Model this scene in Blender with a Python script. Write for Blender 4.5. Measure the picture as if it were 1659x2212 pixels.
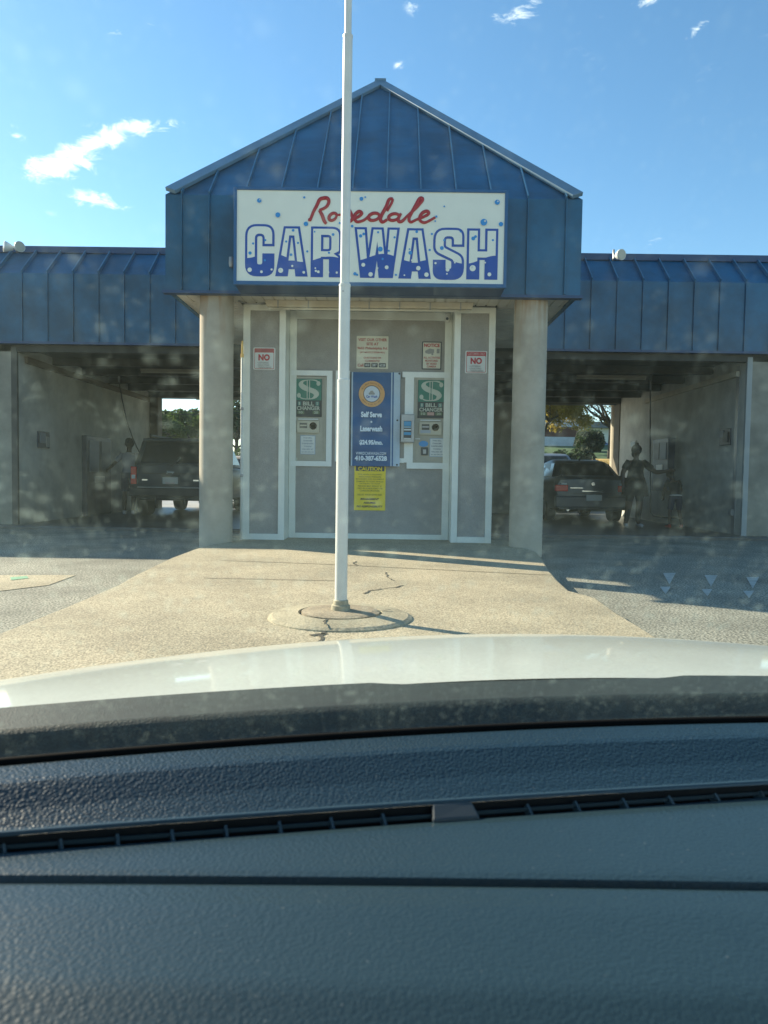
import bpy, math, random
from mathutils import Vector, Matrix
random.seed(7)
R = math.radians
scene = bpy.context.scene
col = scene.collection
for o in list(bpy.data.objects): bpy.data.objects.remove(o)

# ---------------------------------------------------------------- camera
F, CX, CY = 1597.0, 829.5, 1106.0
_y = Vector((12.5, 74.0, -F)).normalized()
_x = Vector((1.0, -0.0155, 0.0)); _x.z = (_x.x*12.5 + _x.y*74.0)/F; _x.normalize()
_z = _x.cross(_y)
ROT = Matrix((_x, _y, _z))
CAM = Vector((0, 0, 1.0))
cam = bpy.data.cameras.new('camera'); camo = bpy.data.objects.new('camera', cam); col.objects.link(camo)
camo.matrix_world = Matrix.Translation(CAM) @ ROT.to_4x4()
cam.sensor_fit = 'VERTICAL'; cam.sensor_height = 36; cam.lens = F/2212*36
cam.clip_start = 0.02; cam.clip_end = 2000
cam.dof.use_dof = True; cam.dof.focus_distance = 9.0; cam.dof.aperture_fstop = 13
scene.camera = camo

def ray(px, py): return ROT @ Vector((px-CX, CY-py, -F))
def at(px, py, Y):            # point on the plane y = Y
    d = ray(px, py); return CAM + d*(Y/d.y)
def atz(px, py, z):           # point on the plane z
    d = ray(px, py); return CAM + d*((z-1.0)/d.z)

# ---------------------------------------------------------------- light
SUN_EL = R(28.5); SD = Vector((-0.846, 0.533, 0)).normalized()
SDIR = Vector((SD.x*math.cos(SUN_EL), SD.y*math.cos(SUN_EL), math.sin(SUN_EL)))
sl = bpy.data.lights.new('sun', 'SUN'); sl.energy = 4.6; sl.angle = R(0.5); sl.color = (1, .86, .64)
so = bpy.data.objects.new('sun', sl); col.objects.link(so)
so.rotation_euler = SDIR.to_track_quat('Z', 'Y').to_euler(); so.location = (-8, 5, 9)

w = bpy.data.worlds.new('World'); scene.world = w; w.use_nodes = True
nt = w.node_tree; N = nt.nodes; L = nt.links
bg = N['Background']
sky = N.new('ShaderNodeTexSky'); sky.sky_type = 'NISHITA'; sky.sun_disc = False
sky.sun_elevation = SUN_EL; sky.sun_rotation = math.atan2(SD.x, SD.y); sky.air_density = 1.0; sky.dust_density = 0.15; sky.ozone_density = 2.0
tc = N.new('ShaderNodeTexCoord')
def wm(op, a, b=None, c=None):
    n = N.new('ShaderNodeMath'); n.operation = op
    for i, v in enumerate((a, b, c)):
        if v is None: continue
        if isinstance(v, (int, float)): n.inputs[i].default_value = v
        else: L.new(v, n.inputs[i])
    return n.outputs[0]
noi = N.new('ShaderNodeTexNoise'); noi.inputs['Scale'].default_value = 46; noi.inputs['Detail'].default_value = 9; noi.inputs['Roughness'].default_value = .68
noi.inputs['Distortion'].default_value = .6
mp = N.new('ShaderNodeMapping'); mp.inputs['Rotation'].default_value = (0, R(-25), 0); mp.inputs['Scale'].default_value = (.7, 1, 1.6)
L.new(tc.outputs['Generated'], mp.inputs['Vector']); L.new(mp.outputs[0], noi.inputs['Vector'])
total = None
PATCH = [(135,355,95,40,-22,1.35),(205,312,115,30,-32,1.3),(290,275,110,20,-10,1.15),(200,432,90,24,8,.95),(1105,38,62,22,0,.85),(1150,8,60,18,-15,.5),(1509,58,35,16,-52,.7),(1395,2,50,16,0,.8),(893,18,36,16,20,.5),
         (860,142,26,14,15,.4),(320,52,62,16,5,.38),(250,66,40,12,0,.34),(30,292,36,10,10,.5),(1420,520,60,12,-25,.3),(30,272,20,8,0,.4),(545,22,18,9,20,.35),(110,462,40,8,0,.3),(1560,180,160,60,-20,.14),(1300,90,110,60,0,.14)]
for (px, py, ra, rb, ang, st) in PATCH:
    c = ray(px, py).normalized()
    ca, sa = math.cos(R(ang)), math.sin(R(ang))
    ax = (ray(px+ca*10, py+sa*10).normalized()-c).normalized(); bx_ = (ray(px-sa*10, py+ca*10).normalized()-c).normalized()
    s = N.new('ShaderNodeVectorMath'); s.operation = 'SUBTRACT'; L.new(tc.outputs['Generated'], s.inputs[0]); s.inputs[1].default_value = c
    r = []
    for v, q in ((ax, ra), (bx_, rb)):
        d = N.new('ShaderNodeVectorMath'); d.operation = 'DOT_PRODUCT'; L.new(s.outputs[0], d.inputs[0]); d.inputs[1].default_value = v/(q/F)
        r.append(wm('MULTIPLY', d.outputs['Value'], d.outputs['Value']))
    m = wm('SUBTRACT', 1.0, wm('SQRT', wm('ADD', r[0], r[1])))
    m = wm('MULTIPLY', wm('MAXIMUM', m, 0.0), st)
    total = m if total is None else wm('MAXIMUM', total, m)
cl = wm('ADD', wm('MULTIPLY', total, 1.5), wm('MULTIPLY', wm('SUBTRACT', noi.outputs[0], .5), 4.4))
cl = wm('SUBTRACT', cl, .42)
mr = N.new('ShaderNodeMapRange'); mr.interpolation_type = 'SMOOTHSTEP'; L.new(cl, mr.inputs[0]); mr.inputs[1].default_value = 0; mr.inputs[2].default_value = 1.1
gate = N.new('ShaderNodeMapRange'); L.new(total, gate.inputs[0]); gate.inputs[1].default_value = 0; gate.inputs[2].default_value = .35
cf = wm('MULTIPLY', wm('MULTIPLY', mr.outputs[0], gate.outputs[0]), .72)
hs = N.new('ShaderNodeHueSaturation'); hs.inputs['Saturation'].default_value = 1.15; hs.inputs['Hue'].default_value = .490; L.new(sky.outputs[0], hs.inputs['Color'])
mix = N.new('ShaderNodeMix'); mix.data_type = 'RGBA'; L.new(cf, mix.inputs[0]); L.new(hs.outputs[0], mix.inputs[6]); mix.inputs[7].default_value = (7.0, 7.6, 7.2, 1)
L.new(mix.outputs[2], bg.inputs[0]); bg.inputs[1].default_value = 0.09
scene.view_settings.view_transform = 'Standard'; scene.view_settings.look = 'None'; scene.view_settings.gamma = 1
scene.view_settings.exposure = 1.28
scene.cycles.use_denoising = True
scene.cycles.max_bounces = 8; scene.cycles.transparent_max_bounces = 16; scene.cycles.volume_bounces = 0
scene.cycles.sample_clamp_indirect = 6

# ---------------------------------------------------------------- materials
MATS = {}
def mat(name, c, rough=.6, var=0.0, vs=5.0, bump=0.0, bs=60.0, metal=0.0, coat=0.0, spec=.5, c2=None, detail=4, dist=.01, emit=None, lo=.35, hi=.65, grain=0, gs=300):
    if name in MATS: return MATS[name]
    m = bpy.data.materials.new(name); m.use_nodes = True; t = m.node_tree; p = t.nodes['Principled BSDF']
    p.inputs['Base Color'].default_value = (*c, 1); p.inputs['Roughness'].default_value = rough; p.inputs['Metallic'].default_value = metal
    p.inputs['Coat Weight'].default_value = coat; p.inputs['Coat Roughness'].default_value = .06; p.inputs['Specular IOR Level'].default_value = spec
    tcn = t.nodes.new('ShaderNodeTexCoord')
    if var or c2:
        n = t.nodes.new('ShaderNodeTexNoise'); n.inputs['Scale'].default_value = vs; n.inputs['Detail'].default_value = detail; n.inputs['Roughness'].default_value = .65
        t.links.new(tcn.outputs['Object'], n.inputs['Vector'])
        rp = t.nodes.new('ShaderNodeValToRGB'); rp.color_ramp.elements[0].position = lo; rp.color_ramp.elements[1].position = hi
        b = c2 or tuple(min(1, v*(1+var)) for v in c); a = c if c2 else tuple(v*(1-var) for v in c)
        rp.color_ramp.elements[0].color = (*a, 1); rp.color_ramp.elements[1].color = (*b, 1)
        t.links.new(n.outputs[0], rp.inputs[0]); out = rp.outputs[0]
        if grain:
            g = t.nodes.new('ShaderNodeTexNoise'); g.inputs['Scale'].default_value = gs; g.inputs['Detail'].default_value = 2
            t.links.new(tcn.outputs['Object'], g.inputs['Vector'])
            mr = t.nodes.new('ShaderNodeMapRange'); mr.inputs[1].default_value = .35; mr.inputs[2].default_value = .65; mr.inputs[3].default_value = 1-grain; mr.inputs[4].default_value = 1+grain
            t.links.new(g.outputs[0], mr.inputs[0])
            mx = t.nodes.new('ShaderNodeVectorMath'); mx.operation = 'SCALE'; t.links.new(out, mx.inputs[0]); t.links.new(mr.outputs[0], mx.inputs['Scale']); out = mx.outputs[0]
        t.links.new(out, p.inputs['Base Color'])
    if bump:
        n = t.nodes.new('ShaderNodeTexNoise'); n.inputs['Scale'].default_value = bs; n.inputs['Detail'].default_value = 3
        t.links.new(tcn.outputs['Object'], n.inputs['Vector'])
        b = t.nodes.new('ShaderNodeBump'); b.inputs['Strength'].default_value = bump; b.inputs['Distance'].default_value = dist
        t.links.new(n.outputs[0], b.inputs['Height']); t.links.new(b.outputs[0], p.inputs['Normal'])
    MATS[name] = m; return m

M = dict(
 asphalt=mat('asphalt', (.205,.200,.162), .85, .3, 1.1, .6, 70, grain=.85, gs=58, dist=.013),
 concrete=mat('concrete_pale', (.345,.295,.20), .85, .18, 1.2, .6, 90, grain=.45, gs=95, dist=.01),
 concrete_dark=mat('concrete_joint', (.07,.06,.05), .9),
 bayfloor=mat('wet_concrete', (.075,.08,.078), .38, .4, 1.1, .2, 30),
 column=mat('column_concrete', (.40,.36,.285), .8, .16, 1.7, .15, 40, detail=7),
 baywall=mat('bay_wall_paint', (.52,.52,.46), .7, .25, 1.1, .1, 40, detail=7),
 stucco=mat('grey_stucco', (.30,.295,.275), .85, .07, 3, .3, 90, grain=.08, gs=90),
 white=mat('white_trim_paint', (.72,.75,.68), .5, .05, 3),
 whitesheet=mat('white_sheet', (.74,.78,.74), .45, .04, 4),
 soffit=mat('soffit_vinyl', (.62,.59,.50), .5, .08, 3),
 blue=mat('blue_metal', (.010,.092,.182), .38, .35, 1.1, .12, 3, spec=.5, dist=.02, detail=6),
 seam=mat('blue_seam_sky_sheen', (.05,.16,.26), .28, .2, 3),  # lighter blue paints the sky reflection along the sloped seams
 bluetrim=mat('blue_metal_trim', (.11,.20,.28), .35, .15, 2, spec=.6),
 bluedark=mat('blue_frame', (.02,.055,.14), .4, .1, 3),
 signface=mat('sign_face', (.76,.79,.69), .35, .03, 2),
 signblue=mat('sign_blue', (.008,.070,.36), .4), signred=mat('sign_red', (.38,.012,.022), .4), bubble=mat('bubble_blue', (.02,.26,.62), .4),
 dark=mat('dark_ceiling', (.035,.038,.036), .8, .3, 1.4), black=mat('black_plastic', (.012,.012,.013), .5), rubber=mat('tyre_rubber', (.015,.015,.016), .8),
 pole=mat('pole_paint', (.62,.64,.60), .38, .06, 4), brass=mat('brass', (.6,.38,.1), .4, metal=.6),
 metal=mat('grey_metal', (.35,.36,.36), .4, .1, 6, metal=.4), machine=mat('machine_panel', (.36,.35,.285), .45, .07, 8), machinelt=mat('machine_cream', (.46,.44,.34), .4),
 green=mat('changer_green', (.012,.16,.105), .4), chblack=mat('changer_black', (.014,.02,.02), .4), dollar=mat('dollar_cream', (.45,.49,.40), .5),
 paper=mat('paper', (.62,.66,.64), .6), signwhite=mat('sign_white', (.60,.60,.49), .5), signpink=mat('sign_white_cool', (.58,.61,.58), .5),
 red=mat('print_red', (.42,.03,.035), .5), softred=mat('print_faded_red', (.42,.10,.09), .5), pink=mat('print_pink', (.62,.34,.32), .5), grey=mat('print_grey', (.27,.27,.26), .5),
 ink=mat('print_ink', (.03,.035,.045), .5), inkblue=mat('print_blue_grey', (.11,.15,.21), .5),
 banner=mat('banner_blue', (.010,.085,.24), .45, .12, 3, .2, 4), bannerw=mat('banner_white', (.40,.52,.62), .5, .08, 4), bannerlt=mat('banner_letters', (.68,.80,.90), .5),
 orange=mat('logo_orange', (.60,.33,.12), .5), logow=mat('logo_white', (.55,.62,.68), .5),
 yellow=mat('caution_yellow', (.80,.62,.02), .5), yellowink=mat('caution_ink', (.27,.23,.02), .5),
 termblue=mat('terminal_blue', (.03,.26,.50), .4), reflection_white=mat('reflection_mark_white', (.40,.41,.38), .7, .2, 9),
 suv=mat('suv_paint', (.020,.030,.040), .45, .1, 2, spec=.35), sedan=mat('sedan_paint', (.024,.040,.054), .35, .1, 2, spec=.45, coat=.15), tan=mat('tan_paint', (.35,.28,.18), .4), glass=mat('car_glass', (.01,.013,.014), .12),
 tail=mat('tail_lamp_red', (.62,.006,.010), .25), chrome=mat('chrome', (.6,.62,.63), .2, metal=.9), plate=mat('plate', (.42,.44,.42), .5),
 skin=mat('skin_brown', (.05,.027,.018), .55), hair=mat('hair_black', (.01,.009,.008), .7), shirtgrey=mat('shirt_grey', (.22,.24,.28), .85), navy=mat('navy_cloth', (.025,.035,.07), .9),
 blackcloth=mat('black_cloth', (.014,.015,.017), .9), camo=mat('patterned_cloth', (.010,.011,.010), .9, c2=(.03,.028,.016), vs=14, lo=.5, hi=.6), redshoe=mat('shoe_red', (.45,.04,.03), .6), greysock=mat('shoe_grey', (.3,.32,.36), .7), whitecloth=mat('cloth_white', (.7,.72,.7), .8),
 hose=mat('hose_black', (.02,.02,.02), .6), vend=mat('panel_navy', (.02,.032,.06), .45, .3, 6), grass=mat('lawn_grass', (.035,.085,.02), .95, .4, 2.2, grain=.4, gs=30), litter=mat('fallen_leaves', (.36,.24,.07), .95, .5, 3, grain=.5, gs=20),
 bark=mat('bark', (.055,.045,.035), .9, .4, 6), brick=mat('house_brick', (.12,.05,.035), .9, .2, 5), siding=mat('house_siding', (.55,.60,.66), .8), shingle=mat('grey_shingle', (.16,.17,.18), .9, .2, 4),
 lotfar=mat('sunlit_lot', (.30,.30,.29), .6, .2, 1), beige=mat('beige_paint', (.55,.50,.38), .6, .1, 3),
)
def leafmat(name, a, b):
    m = mat(name, a, .75, c2=b, vs=1.6, lo=.3, hi=.7)
    p = m.node_tree.nodes['Principled BSDF']; p.inputs['Transmission Weight'].default_value = 0
    t = m.node_tree; tr = t.nodes.new('ShaderNodeBsdfTranslucent'); mx = t.nodes.new('ShaderNodeMixShader'); mx.inputs[0].default_value = .45
    t.links.new(p.inputs['Base Color'].links[0].from_socket, tr.inputs[0]); t.links.new(p.outputs[0], mx.inputs[1]); t.links.new(tr.outputs[0], mx.inputs[2]); t.links.new(mx.outputs[0], t.nodes['Material Output'].inputs[0])
    return m
M['leafgold'] = leafmat('leaves_gold', (.20,.16,.03), (.50,.38,.08)); M['leafgreen'] = leafmat('leaves_green', (.03,.06,.018), (.09,.14,.04)); M['leafdark'] = leafmat('leaves_dark', (.012,.03,.012), (.04,.07,.025)); M['leafolive'] = leafmat('leaves_olive', (.10,.10,.03), (.34,.26,.08))

# ---------------------------------------------------------------- builders
ORG = {}
def tagp(o, label, cat, group=None, kind=None):
    if label: o['label'] = label
    if cat: o['category'] = cat
    if group: o['group'] = group
    if kind: o['kind'] = kind
    return o
def thing(name, label, cat, loc=(0,0,0), rotz=0, group=None, local=False):
    o = bpy.data.objects.new(name, None); o.empty_display_size = .1; col.objects.link(o)
    o.location = loc; o.rotation_euler = (0, 0, rotz); tagp(o, label, cat, group)
    ORG[o.name] = Vector((0,0,0)) if (local or rotz) else Vector(loc)
    return o
def link(name, me, m, parent=None, smooth=False, loc=None):
    o = bpy.data.objects.new(name, me); col.objects.link(o)
    if m is not None:
        me.materials.clear()
        for k in (m if isinstance(m, (list, tuple)) else [m]): me.materials.append(k)
    if smooth:
        for p in me.polygons: p.use_smooth = True
    if parent is not None:
        o.parent = parent; org = ORG.get(parent.name, Vector((0,0,0)))
        if org.length > 0: me.transform(Matrix.Translation(-org))
        ORG[o.name] = org
    else: ORG[o.name] = Vector((0,0,0))
    return o
class MB:
    def __init__(s): s.v = []; s.f = []
    def add(s, vs, fs):
        n = len(s.v); s.v += [tuple(v) for v in vs]; s.f += [tuple(i+n for i in f) for f in fs]; return s
    def box(s, x0, x1, y0, y1, z0, z1):
        return s.hexa([(x0,y0,z0),(x1,y0,z0),(x1,y1,z0),(x0,y1,z0),(x0,y0,z1),(x1,y0,z1),(x1,y1,z1),(x0,y1,z1)])
    def hexa(s, p): return s.add(p, [(0,3,2,1),(4,5,6,7),(0,1,5,4),(1,2,6,5),(2,3,7,6),(3,0,4,7)])
    def quad(s, a, b, c, d): return s.add([a,b,c,d], [(0,1,2,3)])
    def bar(s, a, b, wx, wz, up=(0,0,1)):
        a = Vector(a); b = Vector(b); d = (b-a).normalized(); u = Vector(up); x = d.cross(u)
        if x.length < 1e-4: x = d.cross(Vector((0,1,0)))
        x.normalize(); u = x.cross(d).normalized()
        x = x*wx/2; u = u*wz/2
        return s.hexa([a-x-u, a+x-u, b+x-u, b-x-u, a-x+u, a+x+u, b+x+u, b-x+u])
    def tube(s, pts, r, n=10, sy=1.0, cap=True):
        pts = [Vector(p) for p in pts]; rr = r if isinstance(r, (list, tuple)) else [r]*len(pts)
        base = len(s.v); prev = None
        for i, p in enumerate(pts):
            d = (pts[min(i+1, len(pts)-1)]-pts[max(i-1, 0)]).normalized()
            if prev is None: u = d.orthogonal().normalized()
            else: u = (prev - d*prev.dot(d)).normalized()
            prev = u; v = d.cross(u)
            for k in range(n):
                a = 2*math.pi*k/n; q = p + (u*math.cos(a)+v*math.sin(a))*rr[i]
                if sy != 1.0: q.y = p.y + (q.y-p.y)*sy
                s.v.append(tuple(q))
        for i in range(len(pts)-1):
            for k in range(n):
                a = base+i*n+k; b = base+i*n+(k+1)%n; s.f.append((a, b, b+n, a+n))
        if cap:
            s.f.append(tuple(base+k for k in range(n))[::-1]); e = base+(len(pts)-1)*n; s.f.append(tuple(e+k for k in range(n)))
        return s
    def lathe(s, c, prof, n=32, axis='z'):
        base = len(s.v); c = Vector(c)
        for (r, h) in prof:
            for k in range(n):
                a = 2*math.pi*k/n; u, v = r*math.cos(a), r*math.sin(a)
                s.v.append(tuple(c+Vector({'z': (u,v,h), 'x': (h,u,v), 'y': (u,h,v)}[axis])))
        m = len(prof)
        for i in range(m-1):
            for k in range(n):
                a = base+i*n+k; b = base+i*n+(k+1)%n; s.f.append((a, b, b+n, a+n))
        s.f.append(tuple(base+k for k in range(n))[::-1]); e = base+(m-1)*n; s.f.append(tuple(e+k for k in range(n)))
        return s
    def grid(s, fn, nu, nv, flip=False):
        b = len(s.v)
        for i in range(nu+1):
            for j in range(nv+1): s.v.append(tuple(fn(i/nu, j/nv)))
        for i in range(nu):
            for j in range(nv):
                a = b+i*(nv+1)+j; f = (a, a+nv+1, a+nv+2, a+1); s.f.append(f[::-1] if flip else f)
        return s
    def prism(s, poly, y0, y1):      # poly in x,z extruded along y
        n = len(poly); b = len(s.v)
        s.v += [(x, y0, z) for x, z in poly] + [(x, y1, z) for x, z in poly]
        s.f.append(tuple(b+i for i in range(n))); s.f.append(tuple(b+n+i for i in range(n))[::-1])
        for i in range(n):
            j = (i+1) % n; s.f.append((b+i, b+n+i, b+n+j, b+j))
        return s
    def build(s, name, m, parent=None, smooth=False, bevel=0, kind=None, autos=False):
        me = bpy.data.meshes.new(name); me.from_pydata(s.v, [], s.f); me.validate(); me.update()
        import bmesh
        bm = bmesh.new(); bm.from_mesh(me); bmesh.ops.recalc_face_normals(bm, faces=bm.faces); bm.to_mesh(me); bm.free()
        o = link(name, me, m, parent, smooth)
        if autos:
            for p in me.polygons: p.use_smooth = True
            me.set_sharp_from_angle(angle=R(35))
        if bevel:
            b = o.modifiers.new('b', 'BEVEL'); b.width = bevel; b.segments = 2; b.limit_method = 'ANGLE'
        if kind: o['kind'] = kind
        return o

def curve_mesh(cu):
    o = bpy.data.objects.new('tmp', cu); col.objects.link(o)
    dg = bpy.context.evaluated_depsgraph_get(); dg.update()
    me = bpy.data.meshes.new_from_object(o.evaluated_get(dg)); bpy.data.objects.remove(o); bpy.data.curves.remove(cu)
    return me
def text_pts(s, bold=0.0, shear=0.0, res=3):
    cu = bpy.data.curves.new('t', 'FONT'); cu.body = s; cu.offset = bold; cu.shear = shear; cu.resolution_u = res; cu.size = 1; cu.align_x = 'LEFT'
    me = curve_mesh(cu)
    v = [(p.co.x, p.co.y) for p in me.vertices]; f = [tuple(p.vertices) for p in me.polygons]; bpy.data.meshes.remove(me)
    return v, f
class Plate:
    """a flat upright panel at P0 (bottom-left) with axes: u right (+x), v up; faces -y. Lays printing on it in layers."""
    def __init__(s, x0, x1, z0, z1, y, parent, thick=.012, mat_=None, name='panel', rad=0.0):
        s.x0, s.x1, s.z0, s.z1, s.y, s.parent = x0, x1, z0, z1, y, parent
        if mat_ is not None:
            s.o = MB().prism(rrect(x0, x1, z0, z1, rad), y, y+thick).build(name, mat_, parent)
    def X(s, u): return s.x0+(s.x1-s.x0)*u
    def Z(s, v): return s.z0+(s.z1-s.z0)*v
    def rect(s, u0, u1, v0, v1, m, lay=1, name='printed_band', rad=0.0):
        return MB().prism(rrect(s.X(u0), s.X(u1), s.Z(v0), s.Z(v1), rad), s.y-.0025*lay, s.y-.0025*lay+.002).build(name, m, s.parent)
    def text(s, items, m, lay=2, name='lettering'):
        """items: (string, uc, vc, width fraction, height fraction, bold, shear)"""
        mb = MB()
        for it in items:
            st, uc, vc, wf, hf = it[:5]; bold = it[5] if len(it) > 5 else .012; sh = it[6] if len(it) > 6 else 0
            v, f = text_pts(st, bold, sh)
            if not v: continue
            xa = min(p[0] for p in v); xb = max(p[0] for p in v); za = min(p[1] for p in v); zb = max(p[1] for p in v)
            W = (s.x1-s.x0)*wf; H = (s.z1-s.z0)*hf
            mb.add([(s.X(uc)+((p[0]-xa)/(xb-xa)-.5)*W, s.y-.0025*lay, s.Z(vc)+((p[1]-za)/(zb-za)-.5)*H) for p in v], f)
        me = bpy.data.meshes.new(name); me.from_pydata(mb.v, [], mb.f); me.update()
        return link(name, me, m, s.parent)
def rrect(x0, x1, z0, z1, r, n=5):
    if r <= 0: return [(x0,z0),(x1,z0),(x1,z1),(x0,z1)]
    p = []
    for cx, cz, a0 in ((x1-r,z0+r,-90),(x1-r,z1-r,0),(x0+r,z1-r,90),(x0+r,z0+r,180)):
        for k in range(n+1):
            a = R(a0+90*k/n); p.append((cx+r*math.cos(a), cz+r*math.sin(a)))
    return p
def disc(cx, cz, r, n=20): return [(cx+r*math.cos(2*math.pi*k/n), cz+r*math.sin(2*math.pi*k/n)) for k in range(n)]

# ---------------------------------------------------------------- ground
g = MB().add([(-400,-60,0),(400,-60,0),(400,23,0),(-400,23,0),(-400,700,0),(400,700,0)], [(0,1,2,3),(3,2,5,4)])
g.build('ground', M['asphalt'], kind='structure')
ZI = .13
def prism_z(poly, z0, z1):
    mb = MB(); n = len(poly)
    mb.add([(x,y,z1) for x,y in poly]+[(x,y,z0) for x,y in poly], [tuple(range(n)), tuple(range(n,2*n))[::-1]]+[(i,(i+1)%n,n+(i+1)%n,n+i) for i in range(n)])
    return mb
right_edge = [(1160,1193),(1172,1207),(1186,1231),(1206,1254),(1231,1276),(1262,1284),(1290,1292),(1336,1325),(1384,1353),(1432,1383),(1560,1470)]
left_edge = [(-260,1490),(0,1366),(150,1307),(257,1262),(295,1240),(371,1204),(420,1186),(452,1177)]
poly = [atz(x, y, ZI) for x, y in left_edge]
poly += [Vector((-2.0, 9.93, 0)), Vector((-2.3, 10.6, 0)), Vector((1.7, 10.6, 0)), Vector((1.75, 9.4, 0))] + [atz(x, y, ZI) for x, y in right_edge]
poly = [(p.x, p.y) for p in poly]
poly += [(1.9, 2.45), (-2.6, 2.45)]
isl = prism_z(poly, -.02, ZI).build('concrete_island', M['concrete'], kind='structure', bevel=.02)
# joints and cracks
def strip(pts, wd, z, jit=0):
    mb = MB(); P = []
    for i in range(len(pts)-1):
        a = Vector(pts[i]); b = Vector(pts[i+1]); k = max(1, int((b-a).length/.04)) if jit else 1
        for j in range(k): P.append(a.lerp(b, j/k)+Vector((random.uniform(-jit,jit), random.uniform(-jit,jit)*1.6, 0)) if (i+j) else a)
    P.append(Vector(pts[-1])); n = len(P); vs = []
    for i, p in enumerate(P):
        d = (P[min(i+1,n-1)]-P[max(i-1,0)]); d.z = 0; d.normalize(); q = Vector((-d.y, d.x, 0))*(wd/2*(random.uniform(.5,1.4) if jit else 1))
        vs += [(p.x+q.x, p.y+q.y, z), (p.x-q.x, p.y-q.y, z)]
    mb.add(vs, [(2*i,2*i+1,2*i+3,2*i+2) for i in range(n-1)]); return mb
mk = mat('joint_fill', (.17,.14,.095), .9, .2, 5)
strip([atz(480,1211,ZI), atz(700,1219,ZI), atz(1190,1243,ZI)], .022, ZI+.004).build('expansion_joint', mk, kind='structure')
strip([atz(440,1249,ZI), atz(725,1255,ZI)], .018, ZI+.004).build('expansion_joint', mk, kind='structure')
ck = mat('crack_shadow', (.045,.04,.03), .95, .3, 20)
strip([atz(785,1283,ZI), atz(800,1277,ZI), atz(840,1271,ZI), atz(872,1265,ZI)], .02, ZI+.004, .012).build('ground_crack', ck, kind='structure')
strip([atz(770,1213,ZI), atz(762,1218,ZI), atz(775,1222,ZI)], .016, ZI+.004, .012).build('ground_crack', ck, kind='structure')
strip([atz(832,1237,ZI), atz(838,1246,ZI), atz(852,1256,ZI)], .012, ZI+.004, .012).build('ground_crack', ck, kind='structure')
strip([atz(700,1358,ZI), atz(696,1372,ZI), atz(690,1390,ZI)], .035, ZI+.004, .012).build('ground_crack', ck, kind='structure')
strip([atz(672,1374,ZI), atz(690,1369,ZI), atz(708,1370,ZI)], .03, ZI+.004, .014).build('ground_crack', ck, kind='structure')
# pole pad
pc = atz(736, 1322, ZI+.03)
MB().lathe((pc.x, pc.y-.02, ZI), [(.45,-.01),(.445,.008),(.42,.020),(.262,.036),(.255,.01),(.2,.01)], 48).build('concrete_pad', mat('pad_concrete', (.32,.28,.19), .85, .2, 4, .4, 50, grain=.25, gs=80), kind='structure')
MB().lathe((pc.x, pc.y, ZI), [(.245,.0),(.243,.036),(.2,.044),(.03,.046)], 40).build('concrete_pad', mat('pad_concrete_stained', (.27,.22,.15), .85, .25, 5, .4, 50, grain=.25, gs=80), kind='structure')
strip([Vector((pc.x-.05,pc.y-.24,0)), Vector((pc.x-.075,pc.y-.34,0)), Vector((pc.x-.06,pc.y-.43,0))], .018, ZI+.037, .006).build('ground_crack', ck, kind='structure')
strip([Vector((pc.x+.2,pc.y-.02,0)), Vector((pc.x+.31,pc.y+.06,0))], .018, ZI+.040, .006).build('ground_crack', ck, kind='structure')
# bay floors and reflection triangles
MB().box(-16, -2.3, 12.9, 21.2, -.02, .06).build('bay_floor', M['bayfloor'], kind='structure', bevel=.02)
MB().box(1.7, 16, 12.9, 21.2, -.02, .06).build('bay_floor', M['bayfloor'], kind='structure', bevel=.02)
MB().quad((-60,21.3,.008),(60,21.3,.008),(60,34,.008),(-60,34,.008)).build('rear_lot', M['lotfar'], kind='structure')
pq = [atz(-120,1243,.004), atz(165,1242,.004), atz(105,1264,.004), atz(-120,1291,.004)]
MB().quad(*[(p.x,p.y,.005) for p in pq]).build('concrete_patch', M['concrete'], kind='structure')
pq = [atz(22,1248,.004), atz(58,1245,.004), atz(62,1250,.004), atz(24,1254,.004)]
MB().quad(*[(p.x,p.y,.009) for p in pq]).build('green_paint_mark', mat('green_paint', (.16,.36,.22), .8, .2, 20), kind='structure')
for (x, y) in ((1446,1247),(1536,1252),(1626,1256)):  # white triangles paint a windshield reflection onto the asphalt
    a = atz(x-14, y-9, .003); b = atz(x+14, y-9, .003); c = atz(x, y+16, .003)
    MB().add([(a.x,a.y,.006),(b.x,b.y,.006),(c.x,c.y,.006)], [(0,2,1)]).build('reflection_mark', M['reflection_white'], kind='structure')
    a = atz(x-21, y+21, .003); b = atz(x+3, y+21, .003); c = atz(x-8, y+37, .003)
    MB().add([(a.x,a.y,.006),(b.x,b.y,.006),(c.x,c.y,.006)], [(0,2,1)]).build('reflection_mark', M['reflection_white'], kind='structure')

# ---------------------------------------------------------------- building
YG, YF, ZS = 9.35, 13.1, 3.3
XL, XR = at(357,631,YG).x, at(1253,643,YG).x
bld = thing('car_wash_building', 'blue metal roofed self serve car wash with gabled porch and open bays', 'building', (0, 10, 0))
ZF = at(358,420,YG).z
apex = (at(822,172,12.3).x, 12.3, at(822,180,12.3).z)
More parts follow.
